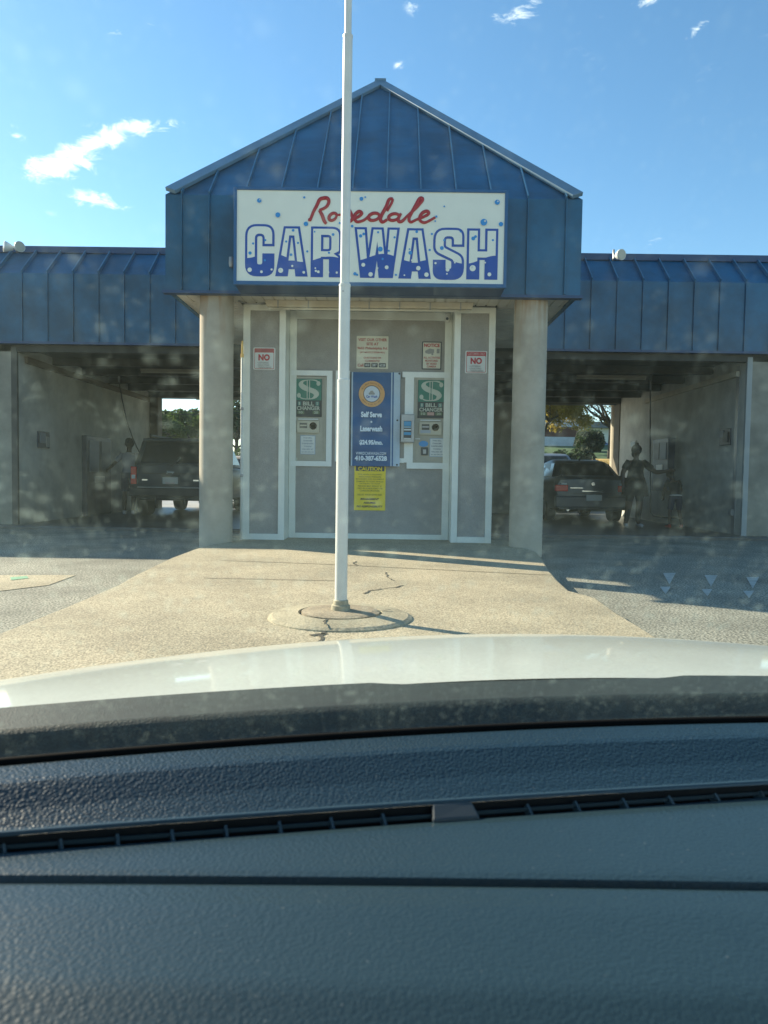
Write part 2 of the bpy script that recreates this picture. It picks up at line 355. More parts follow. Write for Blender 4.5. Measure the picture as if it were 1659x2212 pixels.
# porch fascia front + sides
MB().box(XL, XR, YG, YG+.05, ZS, ZF).build('porch_fascia', M['blue'], bld)
s = MB(); s.box(XL, XL+.05, YG+.05, 13.5, ZS, ZF); s.build('porch_side_fascia', M['blue'], bld)
s = MB(); s.box(XR-.05, XR, YG+.05, 13.5, ZS, ZF); s.build('porch_side_fascia', M['blue'], bld)
A = apex
rf = MB().add([(XL,YG,ZF),(XR,YG,ZF),A,(XL,15.6,ZF),(XR,15.6,ZF),(A[0],15.6,A[2])], [(0,1,2),(0,2,5,3),(1,4,5,2),(3,5,4)])
rf.build('hip_roof', M['blue'], bld)
def hipcap(a, b, side):
    a = Vector(a); b = Vector(b)
    mb = MB(); d = (b-a).normalized(); n = Vector((0,-.70,.71))
    inn = d.cross(n).normalized()*side
    if inn.z > 0: inn = -inn
    p = [a - inn*.05 + n*.0, b - inn*.05, b + inn*.115, a + inn*.115]
    q = [v + n*.05 for v in p]
    mb.hexa([p[0],p[1],p[2],p[3],q[0],q[1],q[2],q[3]])
    return mb
hipcap((XL+.035,YG+.02,ZF+.04), (A[0],A[1],A[2]), 1).build('hip_cap', M['bluetrim'], bld, bevel=.006)
hipcap((XR-.035,YG+.02,ZF+.04), (A[0],A[1],A[2]), -1).build('hip_cap', M['bluetrim'], bld, bevel=.006)
MB().box(A[0]-.09, A[0]+.09, A[1]-.06, 15.6, A[2]-.0, A[2]+.05).build('ridge_cap', M['bluetrim'], bld)
# standing seams
sm = MB(); sv_ = MB(); slope = (A[2]-ZF)/(A[1]-YG)
for px in (393,453,530,606,684,760,835,910,987,1063,1141,1222):
    x = at(px, 430 if 440 < px < 1200 else 500, YG).x
    sv_.box(x-.008, x+.008, YG-.035, YG, ZS+.01, ZF)
    if x < A[0]: tmax = (x-XL)/(A[0]-XL)
    else: tmax = (XR-x)/(XR-A[0])
    tmax = max(0, tmax-.05)
    if tmax > .02:
        p0 = Vector((x, YG-.004, ZF)); p1 = Vector((x, YG+(A[1]-YG)*tmax, ZF+(A[2]-ZF)*tmax))
        n = Vector((0,-slope,1)).normalized()*.042; e = Vector((.008,0,0))
        sm.hexa([p0-e, p0+e, p1+e, p1-e, p0-e+n, p0+e+n, p1+e+n, p1-e+n])
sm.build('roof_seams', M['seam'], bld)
MB().box(XL-.03, XR+.03, YG-.03, YG+.09, ZS-.035, ZS).build('fascia_drip_edge', M['bluedark'], bld)
# porch soffit
sf = MB()
zz = ZS+.02; k = 0
x = XL+.05
while x < XR-.05:
    x2 = min(x+.14, XR-.05)
    sf.box(x, x2-.022, YG+.09, 10.05, zz, zz+.02); sf.box(x2-.022, x2, YG+.09, 10.05, zz+.012, zz+.03); x = x2
y = 10.05
while y < 13.4:
    for (a, b) in ((XL+.05, -2.05), (1.42, XR-.05)):
        sf.box(a, b, y, y+.1, zz, zz+.02); sf.box(a, b, y+.1, y+.12, zz+.012, zz+.03)
    y += .12
sf.build('porch_soffit', M['soffit'], bld)
MB().box(XL+.05, XR-.05, YG+.05, 14.5, zz+.04, zz+.07).build('porch_ceiling_deck', M['dark'], bld)
# columns
def colmat():
    m = M['column']; return m
c1 = atz(467, 1187, .02); c2 = atz(1134, 1199, .02)
for c in (Vector((at(467,1000,9.65).x, 9.65, 0)), Vector((at(1139,1000,9.65).x, 9.65, 0))):
    MB().lathe((c.x, c.y, 0), [(.214,-.02),(.214,ZS+.02)], 48).build('column', M['column'], bld, autos=True)
    c1 = c
rs = mat('rust_stain', (.30,.17,.08), .9, .2, 8)
# booth
BY, CYD = 10.04, 10.45
def bx(px, y=BY, py=900): return at(px, py, y).x
X0, X1, X2, X3 = at(526,900,BY).x, at(614,900,BY).x, at(980,900,BY).x, at(1065,900,BY).x
ZB = ZI
wall = MB(); wall.box(X0, X1, BY+.03, 20.55, 0, ZS+.02); wall.box(X2, X3, BY+.03, 20.55, 0, ZS+.02); wall.box(X1, X2, CYD+.03, 20.5, 0, ZS+.02)
wall.build('kiosk_wall', M['stucco'], bld)
tr = MB(); T = .09
def frame(x0, x1, z0, z1, y, wl, wr, wt, wb, d=.035):
    f = MB(); f.box(x0, x0+wl, y, y+d, z0, z1); f.box(x1-wr, x1, y, y+d, z0, z1); f.box(x0+wl, x1-wr, y, y+d, z1-wt, z1); f.box(x0+wl, x1-wr, y, y+d, z0, z0+wb); return f
frame(X0-.01, X1+.01, ZB, ZS+.0, BY, .092, .085, .075, .08).build('wall_trim', M['white'], bld, bevel=.004)
frame(X2-.01, X3+.01, ZB, ZS+.0, BY, .085, .085, .075, .08).build('wall_trim', M['white'], bld, bevel=.004)
CX0, CX1 = X1+.012, X2-.012
frame(CX0, CX1, ZB, ZS+.019, CYD, .095, .095, .11, .07).build('wall_trim', M['white'], bld, bevel=.004)
MB().box(X1-.0, X1+.008, BY+.035, CYD+.03, ZB, ZS+.019).build('jamb_trim', M['white'], bld)
MB().box(X2-.008, X2, BY+.035, CYD+.03, ZB, ZS+.019).build('jamb_trim', M['white'], bld)
def cx(px): return at(px, 900, CYD).x
def cz(py): return at(800, py, CYD).z
# white boards on the kiosk wall
def board(px0, px1, py0, py1, d=.03, name='wall_board', m='whitesheet', y=None):
    y = CYD+.03-d if y is None else y
    return MB().box(cx(px0), cx(px1), y, y+d, cz(py1), cz(py0)).build(name, M[m], bld, bevel=.003)
lf = MB(); lf.box(cx(705), cx(717), CYD-.002, CYD+.03, cz(1009), cz(802)); lf.box(cx(628), cx(705), CYD-.002, CYD+.03, cz(813), cz(802)); lf.box(cx(628), cx(705), CYD-.002, CYD+.03, cz(1009), cz(998))
lf.build('wall_board', M['whitesheet'], bld)
board(724, 755, 801, 998, .02)
rf_ = MB(); rf_.box(cx(868), cx(970), CYD-.002, CYD+.03, cz(814), cz(802)); rf_.box(cx(874), cx(893), CYD-.004, CYD+.03, cz(998), cz(814)); rf_.box(cx(880), cx(970), CYD-.002, CYD+.03, cz(1011), cz(998)); rf_.box(cx(862), cx(874), CYD, CYD+.03, cz(999), cz(989))
rf_.build('wall_board', M['whitesheet'], bld)
board(864, 874, 815, 989, .012, 'wall_board', 'stucco')

# main bays: walls, ceiling, roof, fascia
ZC = 3.12
XWL = at(40, 1000, 13.25).x; XWR = at(1606, 1000, 13.25).x
def bwall(x0, x1, y0, y1, name='bay_wall', m='baywall', z1=ZC+.14): return MB().box(x0, x1, y0, y1, -.02, z1).build(name, M[m], bld)
bwall(XWL-.45, XWL, 13.25, 20.6); bwall(XWR, XWR+.45, 13.25, 20.6)
bwall(XWL-5.6, XWL-5.2, 13.25, 20.6); bwall(XWR+5.2, XWR+5.6, 13.25, 20.6)
MB().box(XWL-.45, XWL-.09, 13.2, 13.249, .06, ZC+.13).build('pier_face', mat('pier_concrete',(.27,.25,.20),.85,.2,1.6,.15,40), bld)
MB().box(XWR+.071, XWR+.46, 13.2, 13.249, .06, ZC+.13).build('pier_face', MATS['pier_concrete'], bld)
# front edge trims on piers
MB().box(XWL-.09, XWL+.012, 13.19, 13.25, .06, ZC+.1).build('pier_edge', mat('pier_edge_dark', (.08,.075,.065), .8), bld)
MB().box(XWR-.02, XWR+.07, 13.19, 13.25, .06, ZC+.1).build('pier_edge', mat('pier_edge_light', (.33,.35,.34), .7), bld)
MB().box(XWR-.012, XWR, 13.5, 13.62, .06, ZC).build('door_track', M['metal'], bld)
# rear piers
MB().box(XWL, at(343,1000,20.6).x, 20.5, 20.9, 0, ZC+.1).build('rear_pier', mat('rear_pier_tan', (.12,.10,.07), .8, .2, 2), bld)
MB().box(at(1331,1000,20.6).x, XWR-.002, 20.42, 20.9, 0, ZC+.1).build('rear_pier', MATS['rear_pier_tan'], bld)
MB().box(X3, X3+2.0, 20.45, 20.6, 0, ZC+.1).build('rear_wall', M['baywall'], bld)
MB().box(-16, 16, 20.86, 22.6, 3.4, 3.5).build('rear_sun_blocker', M['dark'], bld)  # unseen slab added to keep the sun off the right bay wall
MB().lathe((at(1329,1000,21.9).x, 21.9, 0), [(.16,0),(.16,3.4)], 24).build('rear_column', M['column'], bld, autos=True)
# ceiling + beams
for (a, b) in ((-16, X0), (X3, 16)):
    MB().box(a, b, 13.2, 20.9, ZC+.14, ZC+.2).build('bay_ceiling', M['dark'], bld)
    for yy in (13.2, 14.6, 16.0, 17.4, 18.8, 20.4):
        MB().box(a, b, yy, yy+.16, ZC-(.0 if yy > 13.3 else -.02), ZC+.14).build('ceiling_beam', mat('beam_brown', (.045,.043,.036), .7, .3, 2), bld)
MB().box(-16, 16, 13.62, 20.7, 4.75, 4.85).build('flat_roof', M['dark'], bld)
MB().box(-16, 16, 20.75, 20.85, ZC, 4.75).build('rear_fascia', M['blue'], bld)
ZF2 = at(200,592,YF).z; ZT = ZF2+.515; YT = YF+.56
wl = MB(); ml = (( -16, XL, 'l'), (XR, 16, 'r'))
for (a, b, _) in ml:
    MB().box(a, b, YF, YF+.05, ZS, ZF2).build('bay_fascia', M['blue'], bld)
    mb = MB().hexa([(a,YF,ZF2),(b,YF,ZF2),(b,YF+.05,ZF2),(a,YF+.05,ZF2),(a,YT,ZT),(b,YT,ZT),(b,YT+.05,ZT),(a,YT+.05,ZT)]); mb.build('mansard_panel', M['blue'], bld)
    MB().box(a, b, YT-.03, YT+.25, ZT, ZT+.12).build('roof_coping', M['bluedark'], bld, bevel=.005)
    MB().box(a, b, YF-.03, YF+.09, ZS-.04, ZS).build('fascia_drip_edge', M['bluedark'], bld)
sv_.build('fascia_seams', M['blue'], bld)
sm = MB(); sv_ = MB()
for k in range(-6, 8):
    px = 48.6+55*k
    if px > 415: break
    x = at(px, 700, YF).x
    sv_.box(x-.008, x+.008, YF-.03, YF, ZS+.01, ZF2)
    n = Vector((0,-.515,.56)).normalized()*.06
    if x < XL-.05:
        p0 = Vector((x,YF,ZF2)); p1 = Vector((x,YT,ZT)); e = Vector((.009,0,0)); sm.hexa([p0-e,p0+e,p1+e,p1-e,p0-e+n,p0+e+n,p1+e+n,p1-e+n])
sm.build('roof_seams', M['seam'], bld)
sv_.build('fascia_seams', M['blue'], bld)
sm = MB(); sv_ = MB()
for k in range(0, 16):
    px = 1220.4+55.4*k
    x = at(px, 700, YF).x
    sv_.box(x-.008, x+.008, YF-.03, YF, ZS+.01, ZF2)
    p0 = Vector((x,YF,ZF2)); p1 = Vector((x,YT,ZT)); e = Vector((.009,0,0)); sm.hexa([p0-e,p0+e,p1+e,p1-e,p0-e+n,p0+e+n,p1+e+n,p1-e+n])
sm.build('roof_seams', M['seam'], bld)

sv_.build('fascia_seams', M['blue'], bld)
# rust drips on right column (its own wear, a stain with a shape)
_c = c1
def stain(m):
    t = m.node_tree; p = t.nodes['Principled BSDF']; src = p.inputs['Base Color'].links[0].from_socket
    tcn = t.nodes.new('ShaderNodeTexCoord'); sp = t.nodes.new('ShaderNodeSeparateXYZ'); t.links.new(tcn.outputs['Object'], sp.inputs[0])
    n = t.nodes.new('ShaderNodeTexNoise'); n.inputs['Scale'].default_value = 9; mpn = t.nodes.new('ShaderNodeMapping'); mpn.inputs['Scale'].default_value = (1,1,.12)
    t.links.new(tcn.outputs['Object'], mpn.inputs[0]); t.links.new(mpn.outputs[0], n.inputs['Vector'])
    a = t.nodes.new('ShaderNodeMapRange'); t.links.new(sp.outputs[2], a.inputs[0]); a.inputs[1].default_value = 2.6; a.inputs[2].default_value = 3.3; a.inputs[3].default_value = 0; a.inputs[4].default_value = .55
    b = t.nodes.new('ShaderNodeMapRange'); t.links.new(n.outputs[0], b.inputs[0]); b.inputs[1].default_value = .5; b.inputs[2].default_value = .62
    mu = t.nodes.new('ShaderNodeMath'); mu.operation = 'MULTIPLY'; t.links.new(a.outputs[0], mu.inputs[0]); t.links.new(b.outputs[0], mu.inputs[1])
    mx = t.nodes.new('ShaderNodeMix'); mx.data_type = 'RGBA'; t.links.new(mu.outputs[0], mx.inputs[0]); t.links.new(src, mx.inputs[6]); mx.inputs[7].default_value = (.28,.15,.06,1)
    t.links.new(mx.outputs[2], p.inputs['Base Color'])
stain(M['column'])

# ---------------------------------------------------------------- main sign
YS = 8.98
pA, pB, pD = at(511,410,YS), at(1090,616,YS), at(1094,410,YS)
sx0, sx1 = at(507,500,YS).x, at(1094,500,YS).x; sz1 = at(800,409,YS).z; sz0 = at(800,617,YS).z
sign = thing('main_sign', 'large white illuminated sign box with red script over blue car wash letters on the gable', 'sign', ((sx0+sx1)/2, YS, sz0))
MB().hexa([(sx0,YS+.02,sz0),(sx1,YS+.02,sz0),(sx1,YG-.005,sz0-.03),(sx0,YG-.005,sz0-.03),(sx0,YS+.02,sz1),(sx1,YS+.02,sz1),(sx1,YG-.03,sz1),(sx0,YG-.03,sz1)]).build('cabinet', M['bluedark'], sign, bevel=.006)
frame(sx0-.01, sx1+.01, sz0-.01, sz1+.01, YS-.015, .036, .036, .036, .045, .05).build('sign_frame', mat('sign_frame_blue', (.02,.10,.24), .35), sign, bevel=.004)
MB().box(sx0+.02, sx1-.02, YS+.0, YS+.019, sz0+.03, sz1-.02).build('sign_face', M['signface'], sign)
fx0, fx1, fz0, fz1 = sx0+.026, sx1-.026, sz0+.035, sz1-.026
def su(x, y): return (fx0+(fx1-fx0)*(x-307)/970.0, fz1-(fz1-fz0)*(y-510-(x-307)*.0125)/325.0)
PXM = (fx1-fx0)/970.0
def roundpoly(pts):
    out = []; n = len(pts)
    for i in range(n):
        p = Vector(pts[i][:2]); r = pts[i][2] if len(pts[i]) > 2 else 0
        if r <= 0: out.append(tuple(p)); continue
        a = Vector(pts[i-1][:2]); b = Vector(pts[(i+1) % n][:2])
        da = (a-p); db = (b-p); r = min(r, da.length*.48, db.length*.48); s0 = p+da.normalized()*r; s1 = p+db.normalized()*r
        for k in range(7):
            t = k/6; out.append(tuple(s0*(1-t)**2+p*2*t*(1-t)+s1*t*t))
    return out
G = {
 'C': [[(1,.60),(1,1,.4),(0,1,.4),(0,0,.4),(1,0,.4),(1,.42),(.63,.42),(.63,.2,.12),(.37,.2,.12),(.37,.8,.12),(.63,.8,.12),(.63,.60)]],
 'A': [[(0,0),(.26,1),(.74,1),(1,0),(.66,0),(.63,.15),(.38,.15),(.35,0)], [(.36,.29),(.64,.29),(.545,.80),(.455,.80)]],
 'R': [[(0,0),(0,1),(1,1,.3),(1,.5,.14),(.86,.46),(1,.40,.1),(1,0),(.64,0),(.64,.37,.06),(.37,.37),(.37,0)], [(.37,.54),(.37,.82),(.64,.82,.08),(.64,.54,.08)]],
 'W': [[(0,1),(.14,0),(.43,0),(.505,.50),(.57,0),(.86,0),(1,1),(.76,1),(.71,.40),(.63,1),(.39,1),(.30,.40),(.24,1)]],
 'S': [[(1,.66),(1,1,.4),(0,1,.4),(0,.53,.2),(.63,.36,.06),(.63,.18,.1),(.37,.18,.1),(.37,.36),(0,.36),(0,0,.4),(1,0,.4),(1,.46,.2),(.37,.64,.06),(.37,.82,.1),(.63,.82,.1),(.63,.66)]],
 'H': [[(0,0),(0,1),(.38,1),(.38,.58),(.62,.58),(.62,1),(1,1),(1,0),(.62,0),(.62,.4),(.38,.4),(.38,0)]]}
def glyph(ch, x0, x1, y0, y1, off):
    cu = bpy.data.curves.new('g', 'CURVE'); cu.dimensions = '2D'; cu.fill_mode = 'BOTH'; cu.offset = off
    (ax, az), (bx2, bz) = su(x0, y1), su(x1, y0)
    W = bx2-ax; H = bz-az
    for loop in G[ch]:
        P = roundpoly([(p[0]*W, p[1]*H) + ((p[2]*W,) if len(p) > 2 else ()) for p in loop])
        sp = cu.splines.new('POLY'); sp.points.add(len(P)-1); sp.use_cyclic_u = True
        for i, q in enumerate(P): sp.points[i].co = (q[0], q[1], 0, 1)
    me = curve_mesh(cu); v = [(ax+p.co.x, az+p.co.y) for p in me.vertices]; f = [tuple(p.vertices) for p in me.polygons]; bpy.data.meshes.remove(me)
    return v, f
wm_ = bpy.data.materials.new('water_letters'); wm_.use_nodes = True
def water(m):
    t = m.node_tree; p = t.nodes['Principled BSDF']; p.inputs['Roughness'].default_value = .4
    tcn = t.nodes.new('ShaderNodeTexCoord'); sp = t.nodes.new('ShaderNodeSeparateXYZ'); t.links.new(tcn.outputs['Object'], sp.inputs[0])
    def mm(op, a, b):
        n = t.nodes.new('ShaderNodeMath'); n.operation = op
        for i, v in enumerate((a, b)):
            if isinstance(v, (int, float)): n.inputs[i].default_value = v
            else: t.links.new(v, n.inputs[i])
        return n.outputs[0]
    lvl = (fz1-fz0)*(1-(755-510-6)/325.0) + fz0 - sz0
    sn = mm('MULTIPLY', mm('SINE', mm('MULTIPLY', sp.outputs[0], 9.5), 0), .035); sn2 = mm('MULTIPLY', mm('SINE', mm('ADD', mm('MULTIPLY', sp.outputs[0], 4.1), 1.0), 0), .022)
    hh = mm('ADD', mm('ADD', sn, sn2), lvl)
    fac = mm('LESS_THAN', sp.outputs[2], hh)
    mx = t.nodes.new('ShaderNodeMix'); mx.data_type = 'RGBA'; t.links.new(fac, mx.inputs[0]); mx.inputs[6].default_value = (.76,.79,.69,1); mx.inputs[7].default_value = (.008,.070,.36,1)
    t.links.new(mx.outputs[2], p.inputs['Base Color'])
water(wm_)
LET = [('C',341,441,636,815),('A',452,562,644,815),('R',580,684,645,818),('W',738,895,648,820),('A',900,1010,651,823),('S',1024,1130,649,827),('H',1146,1252,652,826)]
o1 = MB(); o2 = MB()
for (ch, x0, x1, y0, y1) in LET:
    v, f = glyph(ch, x0, x1, y0, y1, .0115); o1.add([(p[0], YS-.004, p[1]) for p in v], f)
    v, f = glyph(ch, x0, x1, y0, y1, -.0165); o2.add([(p[0], YS-.008, p[1]) for p in v], f)
def flat(mb, name, m, parent):
    me = bpy.data.meshes.new(name); me.from_pydata(mb.v, [], mb.f); me.update(); return link(name, me, m, parent)
flat(o1, 'letter_outline', M['signblue'], sign); flat(o2, 'letter_fill', wm_, sign)
b1 = MB(); b2 = MB()
def discs(mb, lst, y):
    for (x, yy, r) in lst:
        c = su(x, yy); d = disc(c[0], c[1], r*PXM); mb.add([(p[0], y, p[1]) for p in d], [tuple(range(len(d)))])
discs(b1, [(388,549,8),(456,600,9),(551,538,4),(758,543,7),(772,537,3),(558,632,8),(681,629,4),(1249,555,9),(1202,626,12),(1264,633,8),(1058,570,3),(1030,606,4),(1026,622,3),(738,810,6),(746,814,4),(726,640,5),(1015,668,4),
   (356,736,6),(367,702,4),(411,690,4),(410,762,4),(487,695,4),(512,655,5),(505,742,5),(530,700,4),(657,670,5),(643,735,4),(590,660,3),(564,730,4),(757,675,6),(768,668,5),(820,662,4),(829,722,9),(860,728,4),(838,757,4),(880,680,4),(938,735,7),(935,722,3),(960,660,5),(1008,725,4),(1052,718,7),(1060,690,4),(1165,684,7),(1173,677,5),(1236,690,4),(1118,660,3),(887,814,4)], YS-.0115)
discs(b2, [(355,796,8),(398,803,5),(435,795,4),(468,798,9),(510,782,4),(552,805,5),(596,800,4),(605,803,5),(640,805,5),(672,806,4),(768,778,7),(795,812,8),(853,787,7),(820,790,3),(918,815,3),(968,790,8),(945,762,4),(998,813,8),(1074,795,7),(1072,810,3),(1030,772,4),(1165,790,11),(1165,762,3),(1226,812,7),(1100,770,3),(594,790,3),(1210,770,3)], YS-.0115)
flat(b1, 'bubble_pattern', M['bubble'], sign); flat(b2, 'bubble_pattern', M['signface'], sign)
b3 = MB(); discs(b3, [(391,546,2.5),(1251,552,3),(1206,622,3.5),(1163,787,4),(466,796,3)], YS-.0135); flat(b3, 'bubble_highlight', M['paper'], sign)
def cr(pts, n=7):
    P = [Vector((*su(*p), 0)) for p in pts]; P = [P[0]]+P+[P[-1]]; o = []
    for i in range(1, len(P)-2):
        for k in range(n):
            t = k/n; a, b, c, d = P[i-1], P[i], P[i+1], P[i+2]
            o.append(.5*((2*b)+(c-a)*t+(2*a-5*b+4*c-d)*t*t+(3*b-a-3*c+d)*t**3))
    o.append(P[-2]); return [Vector((q.x, YS-.006, q.y)) for q in o]
st = MB()
def el(cx_, cy_, rx, ry, tilt=.35, n=12, a0=0, a1=360):
    return [(cx_+rx*math.cos(R(a0+(a1-a0)*k/n))-tilt*ry*math.sin(R(a0+(a1-a0)*k/n))*-1*-1, cy_+ry*math.sin(R(a0+(a1-a0)*k/n))) for k in range(n+1)]
STR = [
 ([(573,619),(584,590),(597,565),(606,546),(618,540),(634,540),(640,552),(631,571),(606,583)],4.6), ([(606,583),(616,600),(624,620),(632,631)],4.6), ([(572,612),(571,622)],4.2),
 (el(655,606,13,13),4.2), ([(668,598),(690,598),(716,582)],3), ([(716,582),(723,598),(727,612),(716,623),(704,618)],4.2),
 ([(727,616),(734,612),(748,606),(760,594),(750,587),(737,597),(734,612),(744,624),(768,618),(782,606)],4.2),
 (el(804,606,19,13),4.3), ([(872,542),(858,545),(848,570),(832,600),(828,616),(836,625),(852,616)],4.6), ([(872,542),(868,556),(852,586)],3.2),
 (el(876,607,18,12),4.2), ([(902,594),(894,610),(894,622),(906,622),(922,606)],4.2),
 ([(922,606),(950,580),(976,552),(978,541),(968,542),(955,565),(938,596),(931,614),(938,625),(958,616)],4.3), ([(976,548),(966,566),(940,592)],3),
 ([(958,616),(985,606),(1002,595),(996,586),(980,592),(970,608),(974,622),(992,626),(1026,608)],4.2)]
for pts, r in STR:
    path = cr(pts); nn = len(path)
    st.tube(path, [1.45*r*PXM*(.72+.28*math.sin(math.pi*(i+1)/(nn+1))) for i in range(nn)], 8, sy=.35)
st.build('script_lettering', M['signred'], sign, smooth=True)
pp = at(500,567,YG-.05); MB().lathe((pp.x, YG-.06, pp.z), [(.025,-.06),(.035,.0),(.03,.06)], 12).build('sign_conduit_box', M['metal'], sign)

# ---------------------------------------------------------------- wall signs (photo pixel boxes -> place on wall)
def rz(x): return 493.7+x*.3638
def ry(y): return 630.9+y*.3638
def plate_px(name, label, box, yw, m, thick=.01, rad=0, cat='sign', group=None):
    x0, x1, y0, y1 = box
    X0_, X1_ = at(rz(x0), 900, yw).x, at(rz(x1), 900, yw).x; xm = (rz(x0)+rz(x1))/2
    z1, z0 = at(xm, ry(y0), yw).z, at(xm, ry(y1), yw).z
    t = thing(name, label, cat, ((X0_+X1_)/2, yw, z0), group=group)
    return Plate(X0_, X1_, z0, z1, yw-thick, t, thick, m, 'sign_panel' if cat == 'sign' else 'panel', rad), t
WS = CYD+.028   # stucco face
for (lb, box, yy) in (('small white customers only sign with red band and faded sun bleached writing on narrow pilaster beside the brass pipe', (145,275,330,462), BY+.028),
                      ('small white customers only sign with red band and crisp bold red NO, beside the camera bracket pilaster', (1398,1528,350,483), BY+.028)):
    p, t = plate_px('warning_sign', lb, box, yy, M['signpink'], rad=.018)
    if box[0] < 500: t['label'] = 'faded white and red customers only sign on the pilaster next to the brass pipe'
    else: t['label'] = 'crisp white and red customers only sign on the pilaster next to the dome camera'
    fm = M['softred'] if box[0] > 500 else M['pink']
    p.rect(.055,.945,.04,.96, M['red'] if box[0] > 500 else M['softred'], 1, 'sign_border', .014)
    p.rect(.075,.925,.06,.77, M['signpink'], 2, 'sign_field', .012)
    p.text([('CUSTOMERS ONLY', .5,.87,.80,.12,.02)], M['pink'] if box[0] > 500 else M['softred'], 3)
    p.text([('NO', .5,.55,.52,.29,.05)], M['red'], 4)
    p.text([('• LOITERING', .44,.31,.52,.075,.02),('• SOLICITING', .455,.205,.55,.075,.02),('• TRESPASSING', .50,.10,.66,.075,.02)], M['grey'], 4)
p, t = plate_px('notice_sign', 'cream sign with red lettering directly above the blue banner', (755,943,262,455), WS, M['signwhite'], rad=.012)
p.text([('VISIT OUR OTHER',.5,.885,.90,.09,.025),('SITE AT',.5,.755,.38,.09,.025),('9603 Philadelphia Rd.',.5,.615,.95,.10,.02),('(AT MIDDLE RIVER RD.)',.5,.49,.78,.065,.02),('QUESTIONS OR',.5,.325,.56,.06,.02),('COMMENTS?',.5,.235,.46,.06,.02),('Call',.13,.10,.18,.09,.02)], M['softred'], 2)
for (u0, u1) in ((.25,.44),(.47,.67),(.71,.93)): p.rect(u0,u1,.04,.17, M['ink'], 2, 'number_sticker', .008)
p.text([('410',.345,.105,.13,.08,.02),('387',.57,.105,.14,.08,.02),('6528',.82,.105,.18,.08,.02),('-',.69,.105,.02,.01,.02)], M['paper'], 4)
p, t = plate_px('notice_sign', 'black framed NOTICE sign with camera picture, above the card terminal', (1142,1257,295,460), WS, M['ink'], rad=.008)
p.rect(.05,.95,.035,.965, M['signwhite'], 1, 'sign_field', .004)
p.text([('NOTICE',.5,.865,.80,.13,.04)], M['red'], 3); p.text([('ALL ACTIVITIES',.5,.42,.86,.075,.03),('MONITORED',.5,.31,.66,.075,.03),('BY VIDEO',.5,.20,.52,.075,.03),('CAMERA',.5,.10,.48,.07,.03)], M['softred'], 3)
mb = MB(); X, Z = p.X, p.Z
mb.add([(X(.15),p.y-.006,Z(.66)),(X(.4),p.y-.006,Z(.75)),(X(.62),p.y-.006,Z(.72)),(X(.62),p.y-.006,Z(.60)),(X(.36),p.y-.006,Z(.55)),(X(.18),p.y-.006,Z(.58))], [(0,5,4,3,2,1)])
mb.add([(X(.75),p.y-.006,Z(.58)),(X(.9),p.y-.006,Z(.58)),(X(.9),p.y-.006,Z(.74)),(X(.75),p.y-.006,Z(.74))], [(0,1,2,3)])
mb.add([(X(.48),p.y-.006,Z(.51)),(X(.58),p.y-.006,Z(.51)),(X(.58),p.y-.006,Z(.6)),(X(.48),p.y-.006,Z(.6))], [(0,1,2,3)])
flat(mb, 'printed_camera_picture', M['grey'], t)

# caution sign
p, t = plate_px('caution_sign', 'yellow and black CAUTION sign on the grey wall below the blue banner', (752,938,1022,1296), WS, M['yellow'])
p.rect(.04,.96,.85,.985, M['ink'], 1, 'header_band'); p.text([('CAUTION',.5,.90,.76,.085,.03)], M['yellow'], 3)
p.text([('THIS WASH IS EQUIPPED',.5,.775,.78,.032),('WITH HIGH PRESSURE',.5,.725,.72,.032),('MACHINERY AND EQUIPMENT',.5,.675,.90,.032),('DAMAGE TO YOUR VEHICLE',.5,.625,.86,.032),('OR INJURY TO YOUR',.5,.575,.66,.032),('PERSON MAY RESULT IF',.5,.525,.76,.032),('USED IN A NEGLIGENT OR',.5,.475,.82,.032),('CARELESS MANNER',.5,.425,.64,.032),('USE AT YOUR OWN RISK',.5,.34,.80,.036)], M['yellowink'], 2)
p.text([('MANAGEMENT',.5,.245,.60,.045,.03,.3),('ASSUMES',.5,.165,.40,.045,.03,.3),('NO RESPONSIBILITY',.5,.085,.84,.045,.03,.3)], M['ink'], 2)

# banner
YBN = CYD-.02
bn = thing('banner', 'tall blue vinyl banner with round orange logo and monthly price lettering hung on the kiosk', 'banner', (at(rz(850),900,YBN).x, YBN, at(rz(850),ry(1035),YBN).z))
def bp(x, y, off=0.0):
    q = at(rz(x), ry(y), YBN); return (q.x, YBN-off+.010*math.sin(q.z*9+q.x*7)+.006*math.sin(q.z*21), q.z)
def bpanel(x0, x1, y0, y1, m, name, off, dy=0):
    return MB().grid(lambda u, v: bp(x0+(x1-x0)*u - 6*(v), y0+(y1-y0)*v+dy*u, off), 14, 28, True).build(name, m, bn, smooth=True)
bpanel(724,1021,474,1031,M['bannerw'],'banner_sheet',0,4); bpanel(724,731,474,1031,M['ink'],'printed_stripe',.003,1); bpanel(740,966,475,1032,M['banner'],'printed_field',.003,3); bpanel(974,982,475,1033,M['banner'],'printed_stripe',.003,1)
zb0, zb1 = at(rz(850),ry(1035),YBN).z, at(rz(850),ry(474),YBN).z; BXW = at(rz(966),900,YBN).x
pl = Plate(at(rz(736),900,YBN).x, BXW, zb0, zb1, YBN-.016, bn)
bh = 561.0
def bv(y): return 1-(y-474)/bh
pl.text([('Self Serve',.49,bv(727),.54,.06,.05),('+',.49,bv(771),.06,.022,.03),('Laserwash',.49,bv(811),.57,.06,.05),('$24.95/mo.',.49,bv(894),.60,.058,.05),('WMRDCARWASH.COM',.49,bv(958),.78,.032,.01),('410-387-6528',.49,bv(987),.83,.055,.05)], M['bannerlt'], 2)
c = (pl.X(.49), pl.Z(bv(605)))
